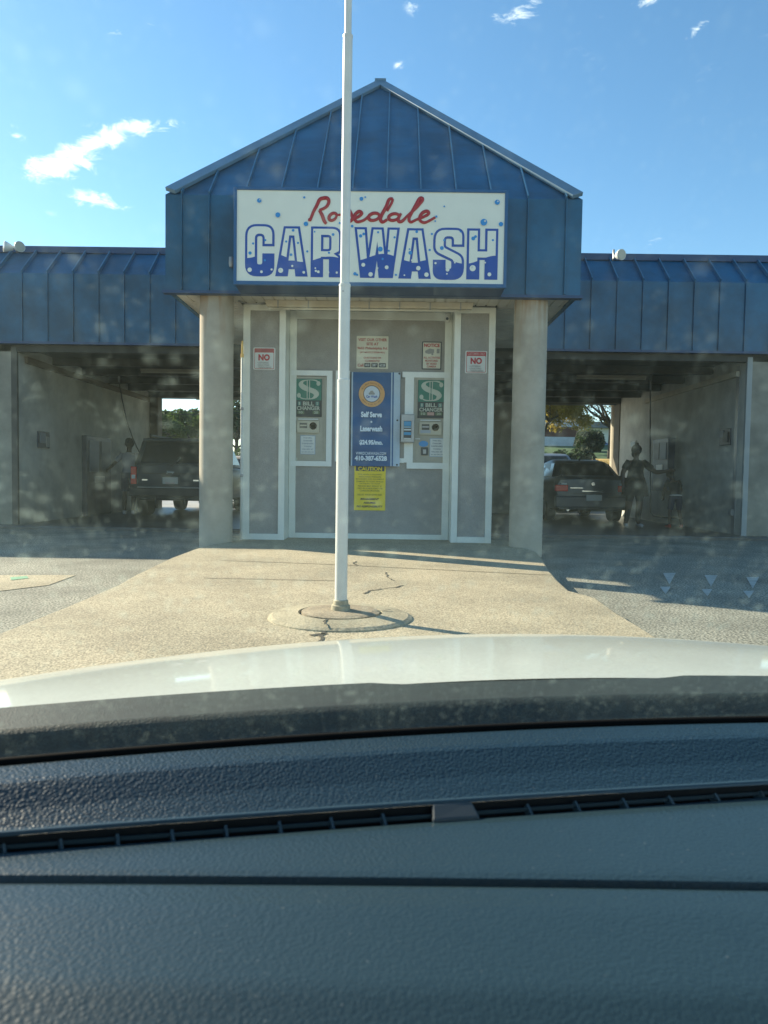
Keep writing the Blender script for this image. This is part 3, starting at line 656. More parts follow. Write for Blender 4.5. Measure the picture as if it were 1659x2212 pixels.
def ring(cx_, cz_, r0, r1, y, n=48):
    mb = MB(); vs = []
    for k in range(n):
        a = 2*math.pi*k/n; vs += [(cx_+r0*math.cos(a), y, cz_+r0*math.sin(a)), (cx_+r1*math.cos(a), y, cz_+r1*math.sin(a))]
    mb.add(vs, [(2*k, 2*((k+1)%n), 2*((k+1)%n)+1, 2*k+1) for k in range(n)]); return mb
PM = (pl.x1-pl.x0)/230.0
flat(ring(c[0], c[1], 50*PM, 77*PM, YBN-.021), 'logo_ring', M['orange'], bn); flat(MB().add([(q[0], YBN-.0195, q[1]) for q in disc(c[0],c[1],51*PM,40)], [tuple(range(40))]), 'logo_edge', M['ink'], bn)
flat(MB().add([(q[0], YBN-.022, q[1]) for q in disc(c[0],c[1],46*PM,40)], [tuple(range(40))]), 'logo_disc', M['logow'], bn)
rt = MB()
for (s_, a0, a1, rr, fl) in (('White Marsh Overlook Express', 155, 25, 60, 1), ('Middle River Car Wash', 215, 325, 66, -1)):
    for i, ch in enumerate(s_):
        if ch == ' ': continue
        a = R(a0+(a1-a0)*i/(len(s_)-1)); v, f = text_pts(ch, .01, 0, 2)
        if not v: continue
        rot = a-math.pi/2 if fl > 0 else a+math.pi/2
        vs = []
        for q in v:
            qx, qz = (q[0]-.28)*13*PM, (q[1])*11*PM
            vs.append((c[0]+rr*PM*math.cos(a)+qx*math.cos(rot)-qz*math.sin(rot), YBN-.0245, c[1]+rr*PM*math.sin(a)+qx*math.sin(rot)+qz*math.cos(rot)))
        rt.add(vs, f)
flat(rt, 'logo_ring_lettering', mat('logo_brown', (.33,.17,.06), .6), bn)
pl2 = Plate(c[0]-46*PM, c[0]+46*PM, c[1]-46*PM, c[1]+46*PM, YBN-.02, bn); pl2.text([('Car Wash',.5,.33,.72,.16,.03)], M['signblue'], 2, 'logo_lettering')
lc = MB(); Y_ = YBN-.0255
lc.add([(pl2.X(a), Y_, pl2.Z(b)) for a, b in ((.32,.45),(.68,.45),(.70,.56),(.62,.60),(.58,.70),(.42,.70),(.38,.60),(.30,.56))], [tuple(range(8))])
flat(lc, 'logo_car_picture', M['grey'], bn)
for (x, y) in ((1014,485),(1002,762),(1000,1026)):
    q = bp(x, y, .006); MB().lathe(q, [(.012,-.003),(.013,.0),(.012,.003)], 12, 'y').build('grommet', M['ink'], bn)

# bill changers
def changer(label, X, panelbox, dbox, tbox, kind):
    x0,x1,y0,y1 = panelbox; yw = CYD+.022
    t = thing('bill_changer', label, 'change machine', (at(rz((x0+x1)/2),900,yw).x, yw, at(rz((x0+x1)/2),ry(y1),yw).z), group='bill changers in the kiosk wall')
    def BX(x): return at(rz(x),900,yw).x
    def BZ(x,y): return at(rz(x),ry(y),yw).z
    MB().box(BX(x0), BX(x1), yw, yw+.01, BZ(x0,y1), BZ(x0,y0)).build('panel', M['machine'], t)
    frame(BX(x0), BX(x1), BZ(x0,y1), BZ(x0,y0), yw-.012, .03,.03,.035,.02,.012).build('panel_rim', M['machine'], t, bevel=.003)
    a,b,c_,d = dbox[:4]
    dp = Plate(BX(a),BX(b),BZ(a,d),BZ(a,c_),yw-.016,t,.016,M['chblack'],'graphic_panel')
    gv = 1-(dbox[4]-c_)/(d-c_)
    dp.rect(0.012,.988,gv,.995,M['green'],1,'graphic_field')
    # fat dollar: variable width S
    cxp, czp = .5, (gv+1)/2; hw = .5; hh = (1-gv)/2
    ctr = []
    Sx = [(.80,.60),(.60,.84),(.10,.90),(-.42,.80),(-.62,.50),(-.40,.20),(0,0),(.45,-.20),(.62,-.48),(.40,-.80),(-.05,-.90),(-.55,-.84),(-.82,-.58)]
    Wd = [.02,.10,.05,.12,.30,.36,.36,.36,.32,.14,.06,.08,.03]
    P = [Vector((a_*.94,b_*.98,w_)) for (a_,b_),w_ in zip(Sx,Wd)]; P = [P[0]]+P+[P[-1]]; cs = []
    for i in range(1,len(P)-2):
        for k in range(6):
            tt = k/6; A_,B_,C_,D_ = P[i-1],P[i],P[i+1],P[i+2]; cs.append(.5*((2*B_)+(C_-A_)*tt+(2*A_-5*B_+4*C_-D_)*tt*tt+(3*B_-A_-3*C_+D_)*tt**3))
    cs.append(P[-2]); vs = []
    for i, q in enumerate(cs):
        dd = cs[min(i+1,len(cs)-1)]-cs[max(i-1,0)]; nrm = Vector((-dd.y*1.0, dd.x)).normalized()*max(.02,q.z*.62)
        for sg in (1,-1): vs.append((dp.X(cxp+hw*max(-.95,min(.95,q.x+nrm.x*sg))), dp.y-.005, dp.Z(czp+hh*max(-.95,min(.95,q.y+nrm.y*sg)))))
    sb = MB().add(vs, [(2*i,2*i+1,2*i+3,2*i+2) for i in range(len(cs)-1)])
    for (bu, bvv) in ((.80,.56),(-.80,-.56)):
        sb.add([(dp.X(cxp+hw*(bu*.92)+hw*.15*math.cos(k*math.pi/10)), dp.y-.0055, dp.Z(czp+hh*bvv+hh*.22*math.sin(k*math.pi/10))) for k in range(20)], [tuple(range(20))])
    flat(sb, 'dollar_symbol', M['dollar'], t)
    for u in (.445,.535): dp.rect(u-.016,u+.016,gv+(1-gv)*.08,gv+(1-gv)*.92,M['dollar'],3,'dollar_bar')
    dp.rect(.478,.502,gv+(1-gv)*.08,gv+(1-gv)*.92,M['green'],3,'dollar_bar_gap')
    dp.text([('BILL',.5,gv*.80,.42,gv*.24,.03),('CHANGER',.5,gv*.52,.88,gv*.24,.03)], M['dollar'], 3)
    dp.rect(.09,.22,gv*.68,gv*.92,mat('changer_teal',(.06,.20,.18),.5),2,'bill_square'); dp.rect(.77,.90,gv*.68,gv*.92,MATS['changer_teal'],2,'bill_square')
    dp.text([('1',.155,gv*.80,.05,gv*.18,.02),('5',.835,gv*.80,.06,gv*.18,.02)], M['dollar'], 4)
    mg = mat('changer_moss', (.10,.15,.07), .5)
    dp.rect(.08,.34,gv*.17,gv*.36,mg,2,'bill_square'); dp.rect(.66,.92,gv*.17,gv*.36,mg,2,'bill_square')
    dp.text([('10',.21,gv*.265,.14,gv*.15,.02),('20',.79,gv*.265,.15,gv*.15,.02)], M['dollar'], 4)
    if kind: dp.rect(.36,.62,gv*.17,gv*.36,mat('changer_pink',(.48,.30,.25),.5),2,'bill_square')
    # acceptor and coin cup
    a,b,c_,d = tbox
    MB().prism(rrect(BX(a),BX(b),BZ(a,d),BZ(a,c_+14),.012), yw-.03, yw).build('acceptor_bezel', M['machinelt'], t, bevel=.004)
    aw = BX(b)-BX(a); az0, az1 = BZ(a,d), BZ(a,c_+14); ah = az1-az0
    MB().box(BX(a)+aw*.12, BX(a)+aw*.46, yw-.034, yw-.0301, az0+ah*.38, az0+ah*.82).build('bill_slot', mat('slot_dark', (.07,.07,.06), .5, .3, 30), t)
    MB().box(BX(a)+aw*.14, BX(a)+aw*.44, yw-.042, yw-.0341, az0+ah*.56, az0+ah*.66).build('slot_lip', M['machinelt'] if not kind else M['metal'], t)
    if kind: MB().box(BX(a)+aw*.06, BX(a)+aw*.52, yw-.036, yw-.0301, az0+ah*.14, az0+ah*.36).build('instruction_sticker', mat('sticker_blue_grey', (.34,.40,.46), .5), t)
    MB().lathe((BX(a)+aw*.73, yw-.03, az0+ah*.58), [(.01,.004),(aw*.12,.0),(aw*.135,-.004),(aw*.15,-.01),(aw*.165,-.006),(aw*.165,.0)], 24, 'y').build('coin_cup', mat('coin_cup_brown', (.14,.11,.08), .35, metal=.4), t)
    MB().box(BX(a)+aw*.05, BX(a)+aw*.95, yw-.02, yw-.001, BZ(a,c_+8), BZ(a,c_+1)).build('hood_strip', M['paper'], t)
    return t, BX, BZ, yw
t1_, BX, BZ, yw = changer('bill changer nearest the flagpole with a taped white notice and no pink square', 0, (370,580,502,1008), (397,553,514,740,642), (408,540,750,836), 0)
t1_['label'] = 'green topped bill changer behind the flagpole, with a faded white notice and no lock'
def sticker(t, BX, BZ, yw, a, b, c_, d, m, lab):
    pz = Plate(BX(a),BX(b),BZ(a,d),BZ(a,c_),yw-.008,t,.008,mat('sticker_border',(.30,.40,.52),.5),'instruction_sticker'); pz.rect(.04,.96,.03,.97,M['paper'],1,'sticker_field')
    pz.text([('THIS BILL',.5,.87,.62,.07,.02),('CHANGER',.5,.72,.62,.07,.02),('DISPENSES',.5,.57,.76,.07,.02),('TOKENS',.5,.42,.52,.07,.02),('VALUED AT',.5,.27,.76,.07,.02),('$1.00 EACH',.5,.12,.80,.07,.02)], m, 3)
sticker(t1_, BX, BZ, yw, 428,517,851,963, mat('ink_faded',(.25,.31,.38),.5), '')
MB().box(BX(374),BX(410),yw-.02,yw,BZ(374,1000),BZ(374,983)).build('latch', M['dollar'], t1_)
t2_, BX, BZ, yw = changer('green topped bill changer beside the card terminal, with a blue oval sticker and black lock', 0, (1097,1310,508,1016), (1122,1280,522,748,652), (1132,1265,757,848), 1)
sticker(t2_, BX, BZ, yw, 1197,1283,868,978, M['inkblue'], '')
ovc = (BX(1160), BZ(1160,901)); MB().prism([(ovc[0]+.066*math.cos(k*math.pi/10), ovc[1]+.042*math.sin(k*math.pi/10)) for k in range(20)], yw-.004, yw).build('blue_sticker', M['bubble'], t2_)
MB().prism(rrect(BX(1147),BX(1187),BZ(1147,969),BZ(1147,922),.006), yw-.03, yw).build('lock', M['ink'], t2_, bevel=.004)
MB().box(BX(1158),BX(1176),yw-.036,yw-.0301,BZ(1150,960),BZ(1150,935)).build('lock_face', M['metal'], t2_)
MB().lathe((BX(1293),yw-.003,BZ(1293,803)),[(.034,0),(.03,-.003)],14,'y').build('worn_patch', M['grey'], t2_)
MB().box(BX(1110),BX(1140),yw-.002,yw,BZ(1110,874),BZ(1110,868)).build('scratch_mark', M['paper'], t2_)
# card terminal
def rbx(x,y,yy): q = at(rz(x),ry(y),yy); return q.x, q.z
yt = CYD-.13; (a,b),(c_,d) = rbx(1023,892,yt), rbx(1104,725,yt)
tm = thing('payment_terminal', 'grey metal card payment terminal with a blue screen beside the banner', 'payment terminal', ((a+c_)/2, CYD, b))
MB().box(a,c_,yt,CYD-.004,b,d).build('housing', M['metal'], tm, bevel=.01)
W_, H_ = c_-a, d-b
MB().box(a+W_*.2,c_-W_*.22,yt-.006,yt-.0001,b+H_*.12,d-H_*.24).build('screen_panel', M['ink'], tm)
MB().box(a+W_*.22,c_-W_*.24,yt-.010,yt-.0061,d-H_*.42,d-H_*.26).build('screen', M['termblue'], tm)
MB().box(a+W_*.22,c_-W_*.24,yt-.010,yt-.0061,b+H_*.26,b+H_*.36).build('keypad_label', M['termblue'], tm)
MB().box(a+W_*.22,c_-W_*.24,yt-.016,yt-.0061,b+H_*.42,b+H_*.47).build('card_slot', M['paper'], tm)
MB().box(a+W_*.22,c_-W_*.24,yt-.016,yt-.0061,b+H_*.12,b+H_*.15).build('slot_lip', M['paper'], tm)
MB().box(a+W_*.22,c_-W_*.24,yt-.010,yt-.0061,b+H_*.52,b+H_*.56).build('card_slot', mat('label_pale_blue',(.3,.5,.62),.5), tm)
# dome camera
q = at(rz(1300),ry(158),CYD-.1)
cmr = thing('security_camera', 'small white dome security camera under the porch at the right of the recessed wall', 'security camera', (q.x, q.y, q.z))
MB().lathe((q.x,q.y,q.z), [(.01,-.055),(.032,-.045),(.048,-.015),(.05,.01),(.052,.05),(.05,.07)], 20).build('dome', mat('camera_white',(.6,.6,.55),.4), cmr, smooth=True)
MB().lathe((q.x-.008,q.y-.05,q.z-.012), [(.02,-.006),(.02,.0)], 16,'y').build('lens', M['ink'], cmr)
MB().box(q.x-.03, q.x+.09, q.y+.0, CYD+.0, q.z+.071, q.z+.11).build('bracket', MATS['camera_white'], cmr)
# long light fixture under soffit
yl = 9.88; a = at(rz(215),ry(70),yl); b = at(rz(1458),ry(90),yl)
lt = thing('light_fixture', 'long cream tube light fixture under the porch soffit above the kiosk', 'light fixture', ((a.x+b.x)/2, yl, a.z))
z1 = ZS+.018
MB().prism([(a.x,z1),(a.x+.03,z1-.085),(b.x-.03,z1-.085),(b.x,z1)], yl-.03, yl+.06).build('housing', M['beige'], lt, bevel=.004)
MB().tube([(a.x+.06,yl-.0,z1-.105),(b.x-.06,yl,z1-.105)], .017, 10).build('tube', mat('tube_glass',(.62,.60,.5),.3), lt, smooth=True)
for k in range(7):
    x = a.x+.18+(b.x-a.x-.36)*k/6; MB().box(x-.008,x+.008,yl-.034,yl+.0,z1-.1,z1-.005).build('tube_clip', M['metal'], lt)
MB().tube([(a.x,yl,z1-.03),(a.x-.12,yl,z1-.05),(a.x-.25,yl,z1-.045),(a.x-.35,yl,z1-.012)], .011, 8).build('conduit', M['metal'], lt, smooth=True)
# brass and white pipe at booth left corner
x = at(522,900,BY-.03).x
pw = thing('wall_pipe', 'thin white pipe with a brass valve running up the left corner of the kiosk', 'pipe', (x, BY-.03, 0))
zt = at(522,ry(390),BY).z
MB().tube([(x,BY-.02,.12),(x,BY-.02,zt)], .016, 10).build('pipe', M['paper'], pw, smooth=True)
MB().tube([(x,BY-.02,zt),(x,BY-.02,zt+.05),(x,BY-.02,zt+.051),(x,BY-.02,zt+.22)], [.02,.02,.013,.013], 10).build('valve', M['brass'], pw)
for k in (1.0,1.9): MB().lathe((x,BY-.02,k), [(.02,-.02),(.024,0),(.02,.02)], 10).build('pipe_clip', M['metal'], pw)

# floodlights on roof
def flood(px, py, label, heads):
    q = at(px, py, 13.4); t = thing('floodlight', label, 'floodlight', (q.x, 13.4, ZT), group='floodlights on the bay roofs')
    MB().tube([(q.x,13.42,ZT+.12),(q.x,13.42,q.z-.04),(q.x,13.36,q.z)], .02, 8).build('bracket', M['metal'], t, smooth=True)
    for (dx, dy, dz) in heads:
        d = Vector((dx, dy, dz)).normalized(); c = Vector((q.x, 13.33, q.z))+d*.03
        MB().tube([c, c+d*.05, c+d*.13, c+d*.15], [.035,.065,.095,.095], 14).build('lamp_head', M['paper'], t, autos=True)
        MB().tube([c+d*.151, c+d*.156], [.085,.085], 14).build('lamp_lens', mat('lamp_lens',(.45,.42,.33),.2), t)
flood(37, 540, 'white twin head floodlight on the roof edge left of the gable', ((-.8,-.6,.05),(.8,-.6,.05)))
flood(1326, 556, 'white single head floodlight on the roof edge right of the gable', ((.35,-.9,-.1),))

# ---------------------------------------------------------------- flagpole
fp = thing('flagpole', 'tall white metal pole standing on a round concrete pad in front of the kiosk', 'flagpole', (pc.x, pc.y, ZI))
def zpole(py): return at(740, py, pc.y).z
MB().tube([(pc.x,pc.y,ZI+.03),(pc.x,pc.y,zpole(822))], .0385, 28).build('pole_section', M['pole'], fp, autos=True)
MB().tube([(pc.x,pc.y,zpole(822)),(pc.x,pc.y,zpole(616))], .0345, 28).build('pole_section', M['pole'], fp, autos=True)
MB().tube([(pc.x,pc.y,zpole(616)),(pc.x,pc.y,zpole(78))], .0285, 28).build('pole_section', M['pole'], fp, autos=True)
MB().tube([(pc.x,pc.y,zpole(78)),(pc.x,pc.y,7.6)], .0215, 28).build('pole_section', M['pole'], fp, autos=True)
for py, r in ((822,.0395),(616,.036),(78,.030)):
    MB().lathe((pc.x,pc.y,zpole(py)), [(r-.004,-.012),(r,-.01),(r,.004),(r-.005,.008)], 28).build('joint_collar', M['pole'], fp, autos=True)
MB().lathe((pc.x,pc.y,ZI+.044), [(.06,0),(.058,.03),(.048,.035),(.046,.06),(.04,.065)], 24).build('base_collar', mat('collar_rusty',(.34,.30,.2),.6,.3,20), fp, autos=True)
MB().lathe((pc.x,pc.y,7.66), [(.01,-.06),(.05,-.03),(.06,0),(.05,.03),(.01,.06)], 20).build('finial', M['brass'], fp, smooth=True)
q = at(738,628,pc.y); MB().lathe((pc.x-.008,pc.y-.036,zpole(632)), [(.005,-.004),(.005,.0)], 8,'y').build('bolt', M['metal'], fp)

# ---------------------------------------------------------------- vehicles
def vehicle(name, label, loc, p):
    t = thing(name, label, 'car', loc, p.get('rot', 0), local=True)
    Wd, Ln, zb, belt, H = p['w']/2, p['l'], p.get('zb',.3), p['belt'], p['h']
    st = p['stations']         # (y, top z, width factor, bottom z)
    prof = lambda wf, zt, zb_: [(0,zb_),(Wd*wf*.80,zb_),(Wd*wf*.95,zb_+.05),(Wd*wf,zb_+.22),(Wd*wf,zb_+(zt-zb_)*.62),(Wd*wf*.97,zt-.10),(Wd*wf*.91,zt-.02),(Wd*wf*.80,zt),(0,zt+.015)]
    rings = []
    for (y, zt, wf, zb_) in st:
        h = prof(wf, zt, zb_); rings.append([(x,y,z) for x,z in h]+[(-x,y,z) for x,z in h[-2:0:-1]])
    mb = MB(); n = len(rings[0])
    for r_ in rings: mb.v += r_
    for i in range(len(rings)-1):
        for k in range(n): mb.f.append((i*n+k, i*n+(k+1)%n, (i+1)*n+(k+1)%n, (i+1)*n+k))
    mb.f.append(tuple(range(n))); mb.f.append(tuple((len(rings)-1)*n+k for k in range(n))[::-1])
    mb.build('body', p['paint'], t, autos=True, bevel=.02)
    # greenhouse
    g = p['green']            # base rear y, roof rear y, roof front y, base front y, roof half width factor
    wb, wr = Wd*.90, Wd*g[4]
    B = [(-wb,g[0],belt),(wb,g[0],belt),(wb,g[3],belt),(-wb,g[3],belt)]; ym = (g[1]+g[2])/2
    T = [(-wr,g[1],H-.06),(wr,g[1],H-.06),(wr,ym,H),(wr,g[2],H-.05),(-wr,g[2],H-.05),(-wr,ym,H)]
    cabin = MB().add(B+T, [(0,1,5,4),(1,2,7,6,5),(2,3,8,7),(3,0,4,9,8),(4,5,6,9),(6,7,8,9)])
    cb = cabin.build('roof', p['paint'], t, autos=True, bevel=p.get('bv',.05)); cb.modifiers[0].segments = 4
    def lerp(a, b, u): return tuple(a[i]+(b[i]-a[i])*u for i in range(3))
    def win(a, b, c, d, n_, m0=.1, m1=.12, m2=.12):
        # quad a(bl) b(br) c(tr) d(tl), inset, pushed out
        bl = lerp(lerp(a,b,m0), lerp(d,c,m0), m1); br = lerp(lerp(a,b,1-m0), lerp(d,c,1-m0), m1); tr_ = lerp(lerp(a,b,1-m0), lerp(d,c,1-m0), 1-m2); tl = lerp(lerp(a,b,m0), lerp(d,c,m0), 1-m2)
        P = [Vector(q) for q in (bl,br,tr_,tl)]; n = (P[1]-P[0]).cross(P[3]-P[0]).normalized()
        return MB().hexa([P[i]-n*.01 for i in range(4)]+[P[i]+n*.012 for i in range(4)]).build(n_, M['glass'], t)
    win(B[0],B[1],T[1],T[0],'rear_window',.09,.08,.14)
    win(B[2],B[3],T[4],T[3],'windshield',.08,.06,.1)
    for (a, b, c, d) in ((B[1],B[2],T[3],T[1]),(B[3],B[0],T[0],T[4])):
        mid0, mid1 = lerp(a,b,.48), lerp(d,c,.48); mid2, mid3 = lerp(a,b,.52), lerp(d,c,.52)
        win(a,mid0,mid1,d,'side_window',.12,.1,.14); win(mid2,b,c,mid3,'side_window',.08,.1,.14)
    for (sx, yy) in ((1,p['ax'][0]),(-1,p['ax'][0]),(1,p['ax'][1]),(-1,p['ax'][1])):
        r = p['r']; x = sx*(Wd-.12)
        w_ = MB().lathe((x,yy,r), [(r*.6,-.11),(r*.96,-.11),(r,-.08),(r,.08),(r*.96,.11),(r*.6,.11)], 28, 'x').build('wheel', M['rubber'], t, autos=True)
        MB().lathe((x+sx*.10,yy,r), [(.03,-.03),(r*.58,-.02),(r*.6,.0),(.05,.018 if sx>0 else -.018)], 20, 'x').build('rim', M['metal'], w_)
    return t, Wd
PL = at(369,1000,16.1)
suv_p = dict(bv=.09,w=1.84,l=4.6,h=1.80,belt=1.14,zb=.36,paint=M['suv'],r=.36,ax=(.85,3.6),green=(.02,.20,2.9,3.55,.74),
   stations=[(-.02,.80,.90,.42),(.0,1.15,.93,.38),(.25,1.17,1,.36),(2.2,1.15,1,.32),(3.4,1.13,1,.32),(3.6,1.08,.98,.32),(4.4,.98,.94,.34),(4.6,.80,.88,.38)])
suv, Wd = vehicle('parked_car', 'dark grey boxy SUV seen from behind in the left wash bay', (PL.x, 16.1, .06), suv_p)
def sb(x0,x1,z0,z1,n,m,y0=-.045,y1=.01,t=None,bev=.006): return MB().box(x0,x1,y0,y1,z0,z1).build(n, M[m], t, bevel=bev)
sb(-.88,.88,.46,.64,'rear_bumper','black',-.13,.02,suv,.02); sb(-.70,.70,.645,.665,'bumper_step','metal',-.12,-.02,suv)
for s_ in (-1,1):
    a, b = sorted((s_*.74, s_*.86)); sb(a,b,.72,1.10,'tail_lamp','tail',-.05,.06,suv); 
    sb(a+.02,b-.02,.84,.92,'reverse_lamp','paper',-.056,-.0501,suv,0)
    sb(*sorted((s_*.62,s_*.50)),.80,.83,'badge','chrome',-.035,-.021,suv,0)
sb(-.62,.62,.945,.965,'tailgate_trim','chrome' if 0 else 'black',-.03,-.02,suv,0)
sb(-.17,.17,.73,.88,'license_plate','plate',-.04,-.021,suv); sb(-.20,.20,.90,.925,'plate_light_bar','black',-.05,-.021,suv)
pj = Plate(-.09,.09,.955,1.02,-.034,suv); pj.text([('Jeep',.5,.5,.95,.9,.03)], M['paper'], 1, 'badge_lettering')
ppt = Plate(-.17,.17,.73,.88,-.04,suv); ppt.text([('MARYLAND',.5,.15,.6,.12,.0)], M['red'], 1, 'plate_lettering')
sb(-.60,.60,1.66,1.72,'spoiler','suv',-.02,.22,suv,.015); MB().bar((0,-.02,1.10),(.22,-.03,1.30),.015,.03).build('rear_wiper', M['black'], suv)
MB().tube([(.15,.9,1.78),(.15,.75,1.88)],[.03,.006],8).build('antenna', M['black'], suv)
for s_ in (-1,1):
    MB().box(*sorted((s_*.60,s_*.64)),.6,2.7,1.79,1.83).build('roof_rail', M['black'], suv, bevel=.01)
    MB().box(*sorted((s_*.92,s_*1.08)),3.1,3.25,1.12,1.27).build('side_mirror', M['black'], suv, bevel=.02)
for s_ in (-1,1): sb(*sorted((s_*.30,s_*.33)),.30,.46,'tow_bracket','black',-.05,.1,suv,0)

SL = at(1282,1000,16.4)
sed_p = dict(bv=.10,w=1.76,l=4.5,h=1.45,belt=.98,zb=.28,paint=M['sedan'],r=.31,ax=(.95,3.55),green=(.42,1.05,2.35,3.25,.68),
   stations=[(-.02,.60,.86,.36),(.0,.96,.90,.32),(.10,1.04,.95,.30),(.5,1.03,1,.26),(2.2,.98,1,.24),(3.2,.96,1,.24),(4.0,.84,.96,.26),(4.5,.62,.86,.30)])
sed, Wd = vehicle('parked_car', 'dark grey four door sedan seen from behind in the right wash bay', (SL.x, 16.4, .06), sed_p)
for s_ in (-1,1):
    a, b = sorted((s_*.55, s_*.83)); sb(a,b,.70,.84,'tail_lamp','tail',-.035,.10,sed,.015)
    a, b = sorted((s_*.58, s_*.70)); sb(a,b,.845,.885,'reverse_lamp','paper',-.03,.05,sed,.005)
sb(-.84,.84,.34,.60,'rear_bumper','sedan',-.13,.04,sed,.03); sb(-.66,.66,1.035,1.06,'trunk_spoiler','sedan',-.01,.12,sed,.008)
sb(-.78,.78,.30,.36,'bumper_trim','black',-.11,.04,sed,.01); sb(-.5,.5,.655,.665,'trunk_gap','black',-.031,-.021,sed,0)
sb(-.17,.17,.50,.63,'license_plate','plate',-.146,-.131,sed); sb(-.24,.24,.70,.72,'plate_light_bar','chrome',-.034,-.021,sed,0)
MB().lathe((0,-.026,.87),[(.045,0),(.04,-.008)],16,'y').build('badge', M['chrome'], sed)
sb(-.50,-.22,.77,.785,'badge','chrome',-.03,-.021,sed,0)
MB().tube([(0,1.25,1.44),(0,1.12,1.50)],[.03,.006],8).build('antenna', M['black'], sed)
for s_ in (-1,1): MB().box(*sorted((s_*.90,s_*1.04)),2.75,2.88,.98,1.08).build('side_mirror', M['sedan'], sed, bevel=.02)
MB().tube([(-.56,-.1,.30),(-.56,.1,.30)],.035,12).build('exhaust_pipe', M['chrome'], sed)

rc_p = dict(suv_p); rc_p.update(h=1.86, belt=1.25, paint=mat('silver_blue_paint',(.16,.20,.26),.35,.1,2,coat=.5), green=(.1,.7,2.6,3.4,.66)); 
q = at(1196,1000,22.6); rc, _ = vehicle('parked_car', 'silver blue car with only its roof showing beyond the sedan', (q.x, 22.6, .02), rc_p)
tc_p = dict(sed_p); tc_p.update(paint=M['tan'], h=1.62, belt=1.08)
q = at(478,1000,22.5); tn, _ = vehicle('parked_car', 'tan car glimpsed between the left column and the kiosk', (q.x, 22.5, .02), tc_p)

